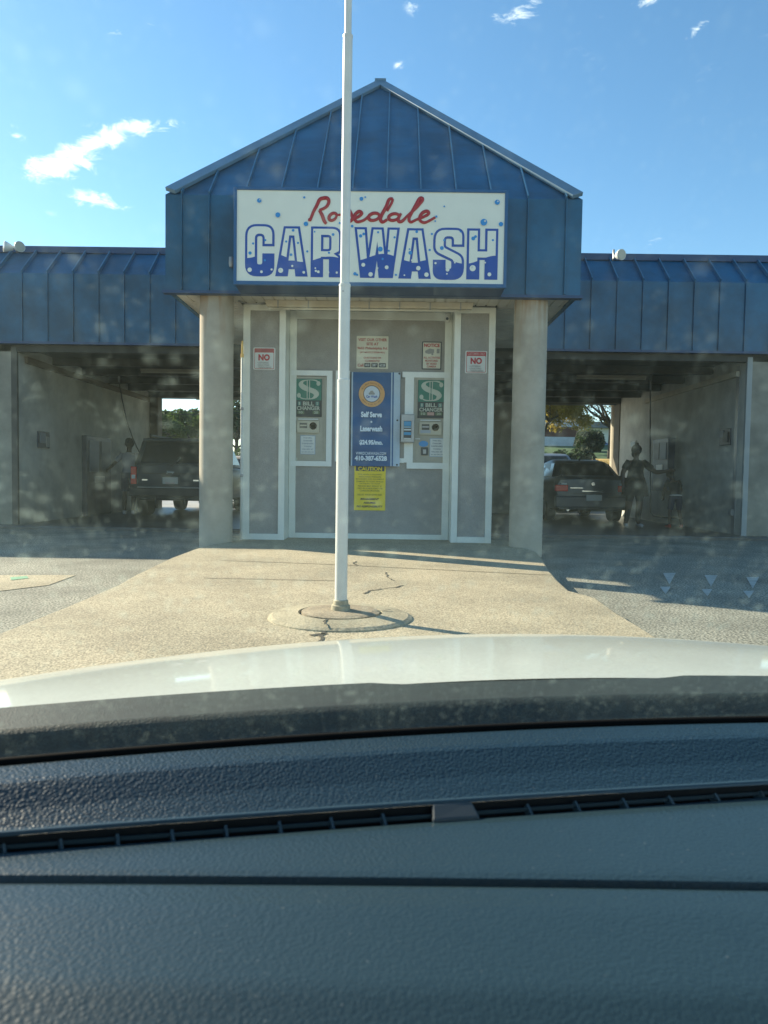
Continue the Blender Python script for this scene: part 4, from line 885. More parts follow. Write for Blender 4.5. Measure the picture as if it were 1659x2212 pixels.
# ---------------------------------------------------------------- people
def skin_mesh(name, verts, edges, m, parent, sub=2, root=0):
    me = bpy.data.meshes.new(name); me.from_pydata([v[:3] for v in verts], edges, []); me.update()
    o = bpy.data.objects.new('tmp', me); col.objects.link(o)
    md = o.modifiers.new('skin', 'SKIN'); md.use_smooth_shade = True; md.branch_smoothing = .4
    if not me.skin_vertices:
        pass
    sv = me.skin_vertices[0].data
    for i, v in enumerate(verts):
        r = v[3]; sv[i].radius = (r, v[4] if len(v) > 4 else r); sv[i].use_root = (i == root)
    ss = o.modifiers.new('ss', 'SUBSURF'); ss.levels = sub; ss.render_levels = sub
    dg = bpy.context.evaluated_depsgraph_get(); dg.update()
    m2 = bpy.data.meshes.new_from_object(o.evaluated_get(dg)); bpy.data.objects.remove(o)
    m2.name = name
    return link(name, m2, m, parent, True)
def person(label, loc, rz_, J, cl, s=1.0):
    """J: joints (metres, person faces -y): pelvis chest neck head; shoulderL elbowL handL ... hipL kneeL ankleL toeL"""
    t = thing('person', label, 'person', loc, rz_, local=True)
    V = []; E = []; ix = {}
    FT = cl.get('fat', 1)
    def a(k, p, r, par=None, r2=None):
        if k[:2] in ('el','wr','kn','cf','an','sh','hp'): r *= FT; r2 = (r2*FT if r2 else None)
        V.append((p[0]*s, p[1]*s, p[2]*s, r*s, (r2 or r)*s)); ix[k] = len(V)-1
        if par is not None: E.append((ix[par], ix[k]))
    a('pelvis', J['pelvis'], .11, None, .09); a('waist', J['waist'], .095, 'pelvis', .08); a('chest', J['chest'], .115, 'waist', .085); a('neckb', J['neckb'], .07, 'chest'); a('neck', J['neck'], .052, 'neckb')
    hd = Vector(J['head']); nk = Vector(J['neck']); up = (hd-nk).normalized(); fw = Vector(J.get('face', (0,-1,0)))
    a('jaw', nk+up*.055+fw*.02, .062, 'neck'); a('headm', hd, .094, 'jaw', .104); a('headt', hd+up*.075, .07, 'headm')
    a('nose', hd-up*.02+fw*.112, .012, 'headm')
    for sd in (-1, 1):
        sidev = up.cross(fw)*sd; a('ear%d' % sd, hd+sidev*.092-up*.015, .014, 'headm')
    for S in 'LR':
        a('sh'+S, J['sh'+S], .050, 'chest'); a('el'+S, J['el'+S], .043, 'sh'+S); a('wr'+S, J['wr'+S], .028, 'el'+S)
        wr = Vector(J['wr'+S]); d = (wr-Vector(J['el'+S])).normalized(); sdv = d.cross(Vector((0,1,.2))).normalized()
        a('pa'+S, wr+d*.06, .034, 'wr'+S, .018)
        for i in range(4):
            off = sdv*(.026-.0175*i); ln = (.062,.072,.068,.052)[i]
            a('f%s%d' % (S, i), wr+d*.095+off, .0095, 'pa'+S); a('g%s%d' % (S, i), wr+d*(.095+ln)+off+Vector((0,-.018,-.012)), .008, 'f%s%d' % (S, i))
        a('th'+S, wr+d*.055+sdv*.045, .0115, 'pa'+S); a('ti'+S, wr+d*.095+sdv*.058+Vector((0,-.012,0)), .009, 'th'+S)
        a('hp'+S, J['hp'+S], .080, 'pelvis'); a('kn'+S, J['kn'+S], .060, 'hp'+S); a('cf'+S, Vector(J['kn'+S]).lerp(Vector(J['an'+S]), .3), .056, 'kn'+S); a('an'+S, J['an'+S], .036, 'cf'+S); a('to'+S, J['to'+S], .034, 'an'+S)
    skin_mesh('body', V, E, M['skin'], t)
    jv = lambda k: Vector(J[k])*s
    def rings(rows, mb, n=20, cap=False):
        b = len(mb.v)
        for (c_, rx, ry_) in rows:
            for k in range(n):
                a_ = 2*math.pi*k/n; mb.v.append((c_[0]+rx*s*math.cos(a_), c_[1]+ry_*s*math.sin(a_), c_[2]))
        for i in range(len(rows)-1):
            for k in range(n): mb.f.append((b+i*n+k, b+i*n+(k+1)%n, b+(i+1)*n+(k+1)%n, b+(i+1)*n+k))
    up_ = MB(); H_ = cl.get('hip',1); P_, W2, C_, NB = jv('pelvis'), jv('waist'), jv('chest'), jv('neckb')
    low = [(P_+Vector((0,0,-.02*s)), .165*H_, .125*H_)]
    if cl.get('dress'):
        kn_ = (jv('knL')+jv('knR'))/2; low = [(P_.lerp(kn_,.62), .235*H_, .165), (P_.lerp(kn_,.35), .215*H_, .16)] + [(P_, .19*H_, .145)]
    rings(low+[(W2, .148*H_, .118), (W2.lerp(C_,.5), .158, .12), (C_, .175, .125), (C_.lerp(NB,.55), .165, .105), (C_.lerp(NB,.85), .11, .085), (NB, .065, .065)], up_)
    for S in 'LR':
        sh, el = jv('sh'+S), jv('el'+S)
        up_.tube([sh.lerp(C_,.35), sh, sh.lerp(el,.35), sh.lerp(el,.62)], [.050*s,.056*s*FT,.060*s*FT,.058*s*FT], 14, cap=False)
    up_.build('dress' if cl.get('dress') else 'shirt', cl['top'], t, smooth=True)
    lo_ = MB(); rings([(W2+Vector((0,0,-.05*s)), .145*H_, .112), (P_, .165*H_, .128*H_), (P_+Vector((0,0,-.09*s)), .168*H_, .12*H_)], lo_)
    for S in 'LR':
        hp, kn, an = jv('hp'+S), jv('kn'+S), jv('an'+S)
        pts = [hp+Vector((0,0,.05*s)), hp.lerp(kn,.3), hp.lerp(kn,.9)]; rr = [.092*s*H_,.098*s*H_,.082*s*H_]
        if cl.get('long'): pts += [kn.lerp(an,.3), kn.lerp(an,.9)]; rr[2] = .072*s; rr += [.066*s,.05*s]
        lo_.tube(pts, rr, 14, cap=False)
    lo_.build('trousers' if cl.get('long') else 'shorts', cl['bot'], t, smooth=True)
    for S in 'LR':
        an = jv('an'+S); to = jv('to'+S); fwd = (to-an); fwd.z = 0; fwd.normalize()
        MB().tube([(an.x,an.y,.10*s),(an.x,an.y,.06*s)], [.045*s,.05*s], 12).tube([an*1-fwd*.05*s+Vector((0,0,-an.z+.035*s)), an-fwd*.02*s+Vector((0,0,-an.z+.045*s)), an+fwd*.08*s+Vector((0,0,-an.z+.045*s)), an+fwd*.17*s+Vector((0,0,-an.z+.035*s)), an+fwd*.20*s+Vector((0,0,-an.z+.03*s))], [.028*s,.042*s,.044*s,.038*s,.015*s], 12).build('shoe', cl['shoe'], t, smooth=True)
    hm = MB(); hc = hd*s-fw*.022*s+up*.03*s
    def ell(c_, a_, b_, n=14, m=10, z0=-.35):
        def f(u, v):
            ph = 2*math.pi*u; th = math.pi*(v*(1-(z0+.5)*.0)-.5); return (c_[0]+a_*math.cos(th)*math.cos(ph), c_[1]+a_*1.08*math.cos(th)*math.sin(ph), c_[2]+b_*math.sin(th))
        hm.grid(f, n, m)
    ell(hc, .108*s, .118*s)
    if cl.get('bun'): ell(hd*s+up*.145*s-fw*.02*s, .042*s, .04*s); ell(hd*s-fw*.06*s-up*.05*s, .085*s, .10*s)
    hm.build('hair', M['hair'], t, smooth=True)
    return t
stand = dict(pelvis=(0,0,.94), waist=(0,0,1.08), chest=(0,0,1.30), neckb=(0,.01,1.43), neck=(0,0,1.49), head=(0,-.02,1.62), face=(0,-1,0),
   shL=(.165,0,1.375), shR=(-.165,0,1.375), elL=(.24,.02,1.12), elR=(-.24,.02,1.12), wrL=(.26,-.03,.88), wrR=(-.26,-.03,.88),
   hpL=(.09,0,.90), hpR=(-.09,0,.90), knL=(.10,-.02,.50), knR=(-.10,-.02,.50), anL=(.10,.02,.09), anR=(-.10,.02,.09), toL=(.12,-.13,.04), toR=(-.12,-.13,.04))
# woman in right bay: faces the camera side, one arm out to the wall panel
jw = dict(stand); jw.update(elL=(.42,-.02,1.16), wrL=(.64,-.06,1.20), elR=(-.27,.03,1.14), wrR=(-.28,-.05,.90), knR=(-.13,-.02,.5), anR=(-.17,.03,.09), toR=(-.20,-.10,.04), knL=(.09,-.02,.5), anL=(.08,.02,.09), toL=(.11,-.12,.04), head=(0,-.02,1.61))
q = at(1374,1000,15.3)
person('woman with hair bun in dark patterned dress reaching toward the right wall', (q.x, 15.3, .06), 0, jw, dict(top=M['camo'], bot=M['blackcloth'], shoe=M['greysock'], dress=1, bun=1, hip=1.22, long=1, fat=1.28), .97)
# child, leaning
jc = dict(stand); jc.update(waist=(0,-.03,1.08), chest=(.03,-.12,1.27), neckb=(.05,-.17,1.39), neck=(.06,-.20,1.44), head=(.10,-.26,1.55), face=(.3,-.9,-.3), shL=(.21,-.10,1.37), shR=(-.14,-.13,1.37), elL=(.28,-.20,1.10), wrL=(.24,-.33,.92), elR=(-.24,-.2,1.12), wrR=(-.26,-.32,.92), knL=(.13,-.06,.5), knR=(-.14,-.06,.5), anL=(.16,.02,.09), anR=(-.19,.02,.09), toL=(.20,-.12,.04), toR=(-.22,-.12,.04))
q = at(1462,1000,15.2)
ch = person('child in black top with white waistband and red shoes by the right wall', (q.x, 15.2, .06), R(180), jc, dict(top=M['blackcloth'], bot=M['navy'], shoe=M['redshoe'], hip=1.0), .70)
wb_ = MB(); wb_.tube([(.118*math.cos(a_), .105*math.sin(a_)-.0, .665+.01*math.sin(a_)) for a_ in [2*math.pi*k/20 for k in range(20)]]+[(.118,0,.665)], .012, 6, cap=False); wb_.build('waistband', M['whitecloth'], ch, smooth=True)
# man by SUV, back to camera, arm out left
jm = dict(stand); jm.update(elL=(.36,-.02,1.14), wrL=(.50,-.16,1.04), head=(0,-.05,1.62))
q = at(279,1000,16.9)
person('man in grey t-shirt and dark blue shorts standing beside the dark SUV', (q.x, 16.9, .06), R(185), jm, dict(top=M['shirtgrey'], bot=M['navy'], shoe=M['greysock']), 1.0)

# ---------------------------------------------------------------- bay fittings
def onwall(name, label, cat, X, sgn, px0, px1, py0, py1, d, m, parts=()):
    """box on a side wall at x = X; px -> depth by perspective"""
    def Yof(px): dd = ray(px, 1000); return (X/dd.x)*dd.y
    y0, y1 = sorted((Yof(px0), Yof(px1))); ym = (y0+y1)/2; pm = (px0+px1)/2
    z1, z0 = at(pm, py0, Yof(pm)).z, at(pm, py1, Yof(pm)).z
    t = thing(name, label, cat, (X, ym, z0)); a, b = sorted((X+sgn*.001, X+sgn*d))
    MB().box(a, b, y0, y1, z0, z1).build('housing', M[m], t, bevel=.01)
    for (u0,u1,v0,v1,mm,nn) in parts:
        f = X+sgn*d; aa, bb = sorted((f+sgn*.0005, f+sgn*.014))
        MB().box(aa, bb, y0+(y1-y0)*u0, y0+(y1-y0)*u1, z0+(z1-z0)*v0, z0+(z1-z0)*v1).build(nn, M[mm], t)
    return t
onwall('wall_sign', 'small blue grey notice on the left bay wall near its front edge', 'sign', XWL, 1, 80,106,932,968, .02, 'vend', ((.15,.6,.3,.9,'inkblue','sign_panel'),(.65,.9,.1,.7,'grey','sign_panel')))
onwall('control_panel', 'tall dark blue coin control panel on the left bay wall behind the man', 'control panel', XWL, 1, 176,229,944,1112, .12, 'vend', ((.1,.45,.55,.95,'inkblue','instruction_panel'),(.55,.92,.55,.95,'ink','instruction_panel'),(.3,.7,.42,.5,'metal','coin_slot')))
onwall('control_panel', 'dark blue coin control panel on the right bay wall behind the child', 'control panel', XWR, -1, 1424,1458,948,1060, .16, 'vend', ((.1,.5,.6,.92,'inkblue','instruction_panel'),(.55,.9,.6,.92,'ink','instruction_panel'),(.3,.7,.4,.5,'metal','coin_slot')))
onwall('wall_sign', 'dark picture notice on the right bay wall near its front edge', 'sign', XWR, -1, 1554,1578,926,962, .02, 'vend', ((.2,.6,.2,.8,'ink','sign_panel'),(.6,.95,.5,.9,'inkblue','sign_panel')))
onwall('wall_sign', 'faded green sign on the far end of the right bay wall above the woman', 'sign', XWR, -1, 1362,1374,952,968, .02, 'grey', ((.1,.9,.2,.8,'inkblue','sign_panel'),))
onwall('wall_box', 'small pale outlet box low on the right bay wall', 'outlet box', XWR, -1, 1583,1590,1100,1114, .05, 'metal', ((.2,.8,.2,.8,'grey','cover_plate'),))
# pale soap lines on right wall
def hose(label, pts, boom):
    t = thing('wash_hose', label, 'hose', pts[-1]); MB().tube(pts, .013, 8).build('hose', M['hose'], t, smooth=True)
    MB().tube(boom, .02, 8).build('boom', M['metal'], t, smooth=True); return t
q0, q1 = at(257,823,16.2), at(286,945,16.4)
hose('thin black hose slanting down from the ceiling boom to the man', [q0, q0.lerp(q1,.3)+Vector((-.02,0,-.03)), q0.lerp(q1,.65)+Vector((-.03,0,-.04)), q1, q1+Vector((.2,.1,-.5))], [(q0.x,16.2,ZC+.12),(q0.x,16.2,q0.z-.02)])
q0, q1 = at(1405,841,15.7), at(1406,1108,15.7)
hose('thin black hose hanging straight down beside the woman', [q0, q0.lerp(q1,.5)+Vector((-.01,0,0)), q1, q1+Vector((.04,-.05,-.06)), q1+Vector((.25,-.15,-.09)), q1+Vector((.6,-.2,-.10))], [(q0.x,15.7,ZC+.12),(q0.x,15.7,q0.z-.02)])
def tube_light(label, p0, p1):
    t = thing('tube_light', label, 'light fixture', p0, group='unlit tube lights under the bay ceilings'); a = Vector(p0); b = Vector(p1)
    MB().bar(a+Vector((0,0,.04)), b+Vector((0,0,.04)), .10, .05).build('housing', mat('grimy_metal',(.16,.15,.12),.6), t); MB().tube([a,b],.016,8).build('tube', mat('grimy_tube',(.28,.27,.22),.4), t, smooth=True)
zl = 3.02
a = at(305,781,14.9); b = at(500,781,14.9); tube_light('front ceiling tube light in the left bay', (a.x,14.9,zl+.02), (b.x,14.9,zl+.02))
a = at(424,866,19.9); b = at(520,868,19.9); tube_light('rear ceiling tube light in the left bay', (a.x,19.9,zl), (b.x,19.9,zl))
a = at(1246,800,14.9); b = at(1395,804,14.9); tube_light('front ceiling tube light in the right bay', (a.x,14.9,zl+.02), (b.x,14.9,zl+.02))
a = at(1172,866,19.9); b = at(1262,868,19.9); tube_light('rear ceiling tube light in the right bay', (a.x,19.9,zl), (b.x,19.9,zl))
MB().box(XWR-.07, XWR-.001, 13.5, 18.3, 2.92, 3.02).build('wall_rail', M['beige'], bld); MB().box(XWL+.001, XWL+.05, 13.5, 20.4, 2.98, 3.1).build('wall_rail', mat('rail_brown',(.15,.11,.07),.7), bld)

# ---------------------------------------------------------------- behind the building
def bankz(x, y):
    t = max(0, min(1, (y-24.5)/3.0)); s = 1.75*t*t*(3-2*t) + max(0, min(y,40)-27.5)*.095 - max(0, min(y,46)-40)*.13
    f = max(0, min(1, (x-1.0)/3.0)); return s*f
MB().grid(lambda u, v: (1+59*u, 24+36*v, bankz(1+59*u, 24+36*v)+.02), 40, 60).build('lawn', M['grass'], kind='structure', smooth=True)
MB().grid(lambda u, v: (6.2+16*u, 24.9+2.9*v, bankz(6.2+16*u, 24.9+2.9*v)+.05), 20, 12).build('leaf_litter', M['litter'], smooth=True)
tagp(bpy.data.objects['leaf_litter'], 'golden fallen leaves on the bank beyond the right bay', None, kind='stuff')
def leaves(mb, c, rx, ry_, rz_, n, s, seed, shell=.55):
    rnd = random.Random(seed)
    for i in range(n):
        while True:
            d = Vector((rnd.gauss(0,1), rnd.gauss(0,1), rnd.gauss(0,1)))
            if d.length > .1: break
        d.normalize(); r = shell+(1-shell)*rnd.random()**.6
        p = Vector(c)+Vector((d.x*rx*r, d.y*ry_*r, d.z*rz_*r))
        a = Vector((rnd.uniform(-1,1), rnd.uniform(-1,1), rnd.uniform(-1,1))).normalized(); b = a.orthogonal().normalized(); k = s*rnd.uniform(.6,1.4)
        mb.add([p-a*k, p-b*k*.55, p+a*k, p+b*k*.55], [(0,1,2,3)])
def tree(label, x, y, z, h, crown, lm, seed, limbs=7, tr=.16, n=260, leaf=.12, blobs=16, lean=0, th=.35, group=None):
    rnd = random.Random(seed); t = thing('tree', label, 'tree', (x, y, z), group=group)
    tk = MB(); top = Vector((x+lean, y, z+h*.75))
    fork = Vector((x+lean*.3, y, z+h*th)); tk.tube([(x,y,z-.2),(x+lean*.1,y,z+h*th*.5),fork,fork.lerp(top,.5)+Vector((.1,0,0)),top], [tr*1.25,tr,tr*.85,tr*.5,tr*.15], 9)
    tips = []
    for i in range(limbs):
        a = 2*math.pi*i/limbs+rnd.uniform(-.4,.4); el_ = rnd.uniform(.25,.9)
        p0 = fork.lerp(top, rnd.uniform(0,.45)); ln = crown*rnd.uniform(.7,1.0)
        d = Vector((math.cos(a)*math.cos(el_), math.sin(a)*math.cos(el_), math.sin(el_)))
        p1 = p0+d*ln*.5+Vector((0,0,-.05*ln)); p2 = p0+d*ln+Vector((0,0,.1*ln)); tk.tube([p0,p1,p2],[tr*.45,tr*.28,tr*.08],6); tips.append(p2)
        for j in range(3):
            q = p0.lerp(p2, rnd.uniform(.4,.9)); e = q+Vector((rnd.uniform(-1,1),rnd.uniform(-1,1),rnd.uniform(-.3,1)))*ln*.4; tk.tube([q,e],[tr*.14,tr*.04],5); tips.append(e)
    tk.build('trunk', M['bark'], t, smooth=True)
    cr_ = MB(); cc = Vector((x+lean, y, z+h*.68))
    for i in range(blobs):
        p = rnd.choice(tips) if rnd.random() < .7 else cc+Vector((rnd.uniform(-1,1)*crown*.7, rnd.uniform(-1,1)*crown*.7, rnd.uniform(-.7,1)*crown*.55))
        r = crown*rnd.uniform(.2,.36); leaves(cr_, p, r, r, r*.75, n, leaf, seed*100+i, .2)
    cr_.build('crown', lm, t)
    return t
def bush(label, x0, x1, y, z, h, d, lm, seed, n=2600, leaf=.07, name='bush', cat='bush', group=None):
    t = thing(name, label, cat, ((x0+x1)/2, y, z), group=group); mb = MB(); rnd = random.Random(seed); w_ = x1-x0
    k = max(3, int(w_/h*2.2))
    for i in range(k):
        cx_ = x0+w_*(i+.5)/k; hh = h*rnd.uniform(.8,1.05); leaves(mb, (cx_, y+rnd.uniform(-.2,.2)*d, z+hh*.5), w_/k*.9, d*.55, hh*.52, n//k, leaf, seed*50+i, .5)
    mb.build('foliage', lm, t)
    s_ = MB()
    for i in range(k): s_.tube([(x0+w_*(i+.5)/k, y, z-.1),(x0+w_*(i+.5)/k+rnd.uniform(-.1,.1), y, z+h*.6)],[.04,.015],6)
    s_.build('stem', M['bark'], t)
    return t
def gx(px, Y): return at(px, 950, Y).x
def gz(px, py, Y): return at(px, py, Y).z
# right view
bx0, bx1 = gx(1150,24.2), gx(1276,24.2)
bush('long dark clipped hedge at the rear lot edge behind the silver blue roof', bx0, bx1, 24.2, .2, gz(1200,958,24.2)-.2, 1.0, M['leafdark'], 3, 7000, .07, 'hedge', 'hedge')
tree('bare limbed autumn tree with dark forked trunk beyond the right bay', gx(1321,28.5), 28.5, bankz(gx(1321,28.5),28.5), 4.2, 2.2, M['leafolive'], 11, limbs=12, tr=.13, n=100, leaf=.045, blobs=34, th=.26)
tree('golden leaved tree hanging over the brick house beyond the right bay', gx(1166,31), 31, bankz(gx(1166,31),31), 2.75, 1.6, M['leafgold'], 12, limbs=11, tr=.07, n=380, leaf=.06, blobs=50, th=.45, lean=.9)
bush('dark round bush on the lawn in front of the pale house', gx(1252,33), gx(1300,33), 33, bankz(gx(1275,33),33), 1.0, 1.2, M['leafdark'], 5, 3500, .07)
# brick house
hz = thing('brick_house', 'brick house with white basement band and blue white siding beyond the hedge', 'house', (gx(1205,38), 38, 2.4))
hx0, hx1 = gx(1060,38), gx(1249,38)
MB().box(hx0, hx1, 38, 46, 1.8, gz(1200,922,38)).build('wall', M['brick'], hz)
MB().box(hx0, hx1-.1, 37.85, 37.99, 2.2, gz(1200,944,38)).build('basement_band', mat('basement_white',(.55,.58,.58),.8,.1,3), hz)
MB().box(hx0, hx1+.0, 38.05, 46, gz(1200,922,38)+.001, gz(1200,860,38)).build('upper_wall', M['siding'], hz)
MB().prism([(hx0-.4,gz(1200,860,38)+.002),(hx1+.4,gz(1200,860,38)+.002),((hx0+hx1)/2,gz(1200,860,38)+2)],37.8,46.3).build('roof', M['shingle'], hz)
wnd = MB().box(gx(1172,38), gx(1187,38), 37.9, 38.04, gz(1180,916,38), gz(1180,884,38)).build('window', M['white'], hz)
MB().box(gx(1174,38), gx(1185,38), 37.88, 37.899, gz(1180,912,38), gz(1180,900,38)).build('pane', mat('pane_blue',(.08,.12,.18),.2), wnd)
MB().box(gx(1174,38), gx(1185,38), 37.88, 37.899, gz(1180,898,38), gz(1180,887,38)).build('pane', MATS['pane_blue'], wnd)
MB().bar((gx(1236,37.5),37.5,2.4),(gx(1247,37.5),37.5,3.5),.06,.06).build('stair_rail', mat('rail_tan',(.4,.25,.13),.7), hz)
h2 = thing('pale_house', 'pale sided house glimpsed through the bare tree branches', 'house', (gx(1290,52), 52, 4))
MB().box(gx(1262,52), gx(1345,52), 52, 60, 3, gz(1290,925,52)).build('wall', mat('pale_wall',(.62,.64,.60),.8), h2)
MB().prism([(gx(1255,52),gz(1290,925,52)+.001),(gx(1352,52),gz(1290,925,52)+.001),(gx(1340,52),gz(1290,912,52)),(gx(1270,52),gz(1290,912,52))],51.5,60.5).build('roof', M['shingle'], h2)
MB().box(gx(1275,52), gx(1283,52), 51.9, 51.999, gz(1280,940,52), gz(1280,930,52)).build('window', M['ink'], h2)
fc = at(1290,948,40); fcp = dict(sed_p); fcp.update(paint=mat('distant_blue_paint',(.10,.16,.30),.4), rot=R(90))
vehicle('parked_car', 'dark blue car parked side on by the pale house', (gx(1325,45), 45, 2.2), fcp)
# left view
G_ = 'trees beyond the left bay'
tree('tall leafy green tree beside the left rear pier', gx(338,46), 46, 0, 5.9, 1.9, M['leafgreen'], 21, n=260, leaf=.13, blobs=24, group=G_)
tree('rounded pale green tree behind the SUV roof', gx(412,50), 50, 0, 6.5, 2.3, M['leafgreen'], 22, n=260, leaf=.13, blobs=26, group=G_)
tree('low dark tree in the gap between the two taller green trees', gx(375,56), 56, 0, 5.6, 2.2, M['leafdark'], 23, n=240, leaf=.14, blobs=22, group=G_)
tree('dark tree seen between the left column and the kiosk', gx(510,48), 48, 0, 7.0, 2.4, M['leafdark'], 24, n=260, leaf=.13, blobs=24, group=G_)
tree('dark tree hidden mostly behind the left column', gx(460,54), 54, 0, 6.0, 2.1, M['leafgreen'], 25, n=200, leaf=.14, blobs=20, group=G_)
bush('bright green bush beyond the tan car', gx(495,27), gx(535,27), 27, 0, gz(515,955,27), .9, M['leafgreen'], 31, 2600, .06)
gh = thing('grey_roof_house', 'small grey roofed house under the trees behind the SUV', 'house', (gx(365,62), 62, 0))
MB().box(gx(345,62), gx(392,62), 62, 70, 0, gz(368,938,62)).build('wall', M['siding'], gh)
MB().prism([(gx(342,62),gz(368,938,62)+.001),(gx(395,62),gz(368,938,62)+.001),(gx(378,62),gz(368,926,62)),(gx(356,62),gz(368,926,62))],61.5,70.5).build('roof', M['shingle'], gh)
MB().box(gx(352,62), gx(358,62), 61.9, 61.999, gz(355,950,62), gz(355,942,62)).build('window', M['ink'], gh)
for py in (884, 890):
    a = at(250,py,44); b = at(520,py+2,44); tagp(MB().tube([a, a.lerp(b,.5)-Vector((0,0,.12)), b], .018, 5).build('power_line', M['black']), 'upper of two thin power lines crossing the trees beyond the left bay' if py == 884 else 'lower of two thin power lines crossing the trees beyond the left bay', 'power line')

# ---------------------------------------------------------------- our own car
CC = .20
own = thing('car', 'white car whose hood, dusty windshield and black dashboard fill the foreground', 'car', (CC, 0, 0))
def fitq(pts, z):
    import numpy as np
    P = [atz(x, y, z) for x, y in pts]; c = np.polyfit([p.x for p in P], [p.y for p in P], 2)
    x_v = -c[1]/(2*c[0])
    return lambda x: float(np.polyval(c, x))
ZB_ = .73
fB = fitq([(0,1540),(400,1506),(720,1486),(1100,1475),(1659,1467)], ZB_)
ZD = .752
fD = fitq([(0,1653),(829,1590),(1659,1559)], ZD)
fE = fitq([(0,1688),(829,1624),(1659,1588)], .752)
fF = fitq([(0,1812),(500,1773),(829,1750),(1250,1722),(1659,1698)], .728)
fS = fitq([(0,1836),(500,1800),(829,1779),(1250,1745),(1659,1717)], .722)
fG = fitq([(0,1896),(829,1901),(1659,1912)], .720)
XA, XB = -.72, 1.06
def X_(u): return XA+(XB-XA)*u
white_car = mat('car_paint_white', (.60,.63,.57), .33, .05, 3, coat=.7, grain=.05, gs=160)
HA, HB = -.98, 1.38
def hoodz(x, y):
    t = y-fB(max(-.75, min(.9, x))); base = .73-.0154*t-.154*t*t-.048*(x-CC)**2
    ex = max(0, abs(x-CC)-1.06); return base-ex*ex*2.2
def hoodp(u, v):
    x = HA+(HB-HA)*u; y0 = fB(max(-.75, min(.9, x))); y = y0+.012+v*(1.16-.12*(abs(x-CC)/1.2)**2)
    z = hoodz(x, y); e = max(0, v-.72)/.28; z -= .16*e*e*e
    return (x, y, z)
MB().grid(hoodp, 60, 40).build('hood', white_car, own, smooth=True)
white_car.node_tree.nodes['Principled BSDF'].inputs['Coat Roughness'].default_value = .07
# front bumper and sides under the hood
fb = MB(); fb.grid(lambda u, v: (hoodp(u,1)[0], hoodp(u,1)[1]+.03*math.sin(v*math.pi)-.06*v, hoodp(u,1)[2]*(1-v)+.18*v), 40, 8); fb.build('front_bumper', white_car, own, smooth=True)
for s_ in (0, 1):
    MB().grid(lambda u, v: (hoodp(s_, u)[0]+(.02 if s_ else -.02)*math.sin(v*math.pi), hoodp(s_, u)[1], hoodp(s_, u)[2]*(1-v)+.2*v), 14, 6).build('fender', white_car, own, smooth=True)
    xx = (HA, HB)[s_]; sg = (-1, 1)[s_]
    a, b = sorted((xx, xx-sg*.06)); MB().box(a, b, -2.2, .95, .2, .80).build('door', white_car, own, bevel=.015)
    MB().bar((xx-sg*.10,.93,.74),(xx-sg*.22,-.02,1.36),.05,.09).build('windshield_pillar', M['black'], own); MB().bar((xx-sg*.12,-1.3,.78),(xx-sg*.24,-1.25,1.38),.06,.16).build('door_pillar', M['black'], own)
    for yy in (1.25, -1.6): 
        w_ = MB().lathe((xx-sg*.10, yy, .31), [(.2,-.1),(.30,-.1),(.31,-.07),(.31,.07),(.30,.1),(.2,.1)], 28, 'x').build('wheel', M['rubber'], own, autos=True)
        MB().lathe((xx-sg*.01, yy, .31), [(.04,-.02),(.19,-.01),(.2,0)], 20, 'x').build('rim', M['metal'], w_)
rf = MB().grid(lambda u, v: (HA+.2+(HB-HA-.4)*u, .02-2.2*v, 1.375+.05*math.sin(math.pi*u)*(.6+.4*math.sin(math.pi*v))), 16, 10); 
ro = rf.build('roof', white_car, own, smooth=True); sd = ro.modifiers.new('s', 'SOLIDIFY'); sd.thickness = .04; sd.offset = 1
MB().box(HA+.06, HB-.06, -2.25, -2.19, .2, 1.36).build('rear_panel', M['black'], own)
MB().box(HA+.07, HB-.07, -2.18, .30, .18, .22).build('cabin_floor', M['black'], own)
# cowl: dark plastic under the glass
cow_m = mat('cowl_plastic', (.012,.020,.018), .6, .35, 60, .5, 420, dist=.0015, grain=.6, gs=600)
def cowl(u, v):
    x = HA+.1+(HB-HA-.2)*u; xc = max(-.75, min(.95, x)); y1 = fB(xc)+.03; y0 = fD(xc)+.004
    y = y0+(y1-y0)*v
    z = .735-.03*math.exp(-((v-.42)/.10)**2)*-.55 - .012*math.sin(v*math.pi) - .012*(v > .93)*0 + .0
    z = ZD-.006 + (ZB_-.003-(ZD-.006))*v + .016*math.exp(-((v-.34)/.07)**2) - .010*math.exp(-((v-.20)/.07)**2)
    return (x, y, z)
MB().grid(cowl, 60, 40).build('cowl_panel', cow_m, own, smooth=True)
wpa = MB().tube([atz(x, y, .742) for x, y in ((-60,1602),(60,1583),(160,1566),(260,1557),(400,1552),(560,1548),(660,1545))], .0012, 6)
wpa.build('cowl_reflection_line', mat('reflection_line_pale',(.30,.32,.30),.3), own, smooth=True)  # pale thread paints the faint reflected line over the cowl
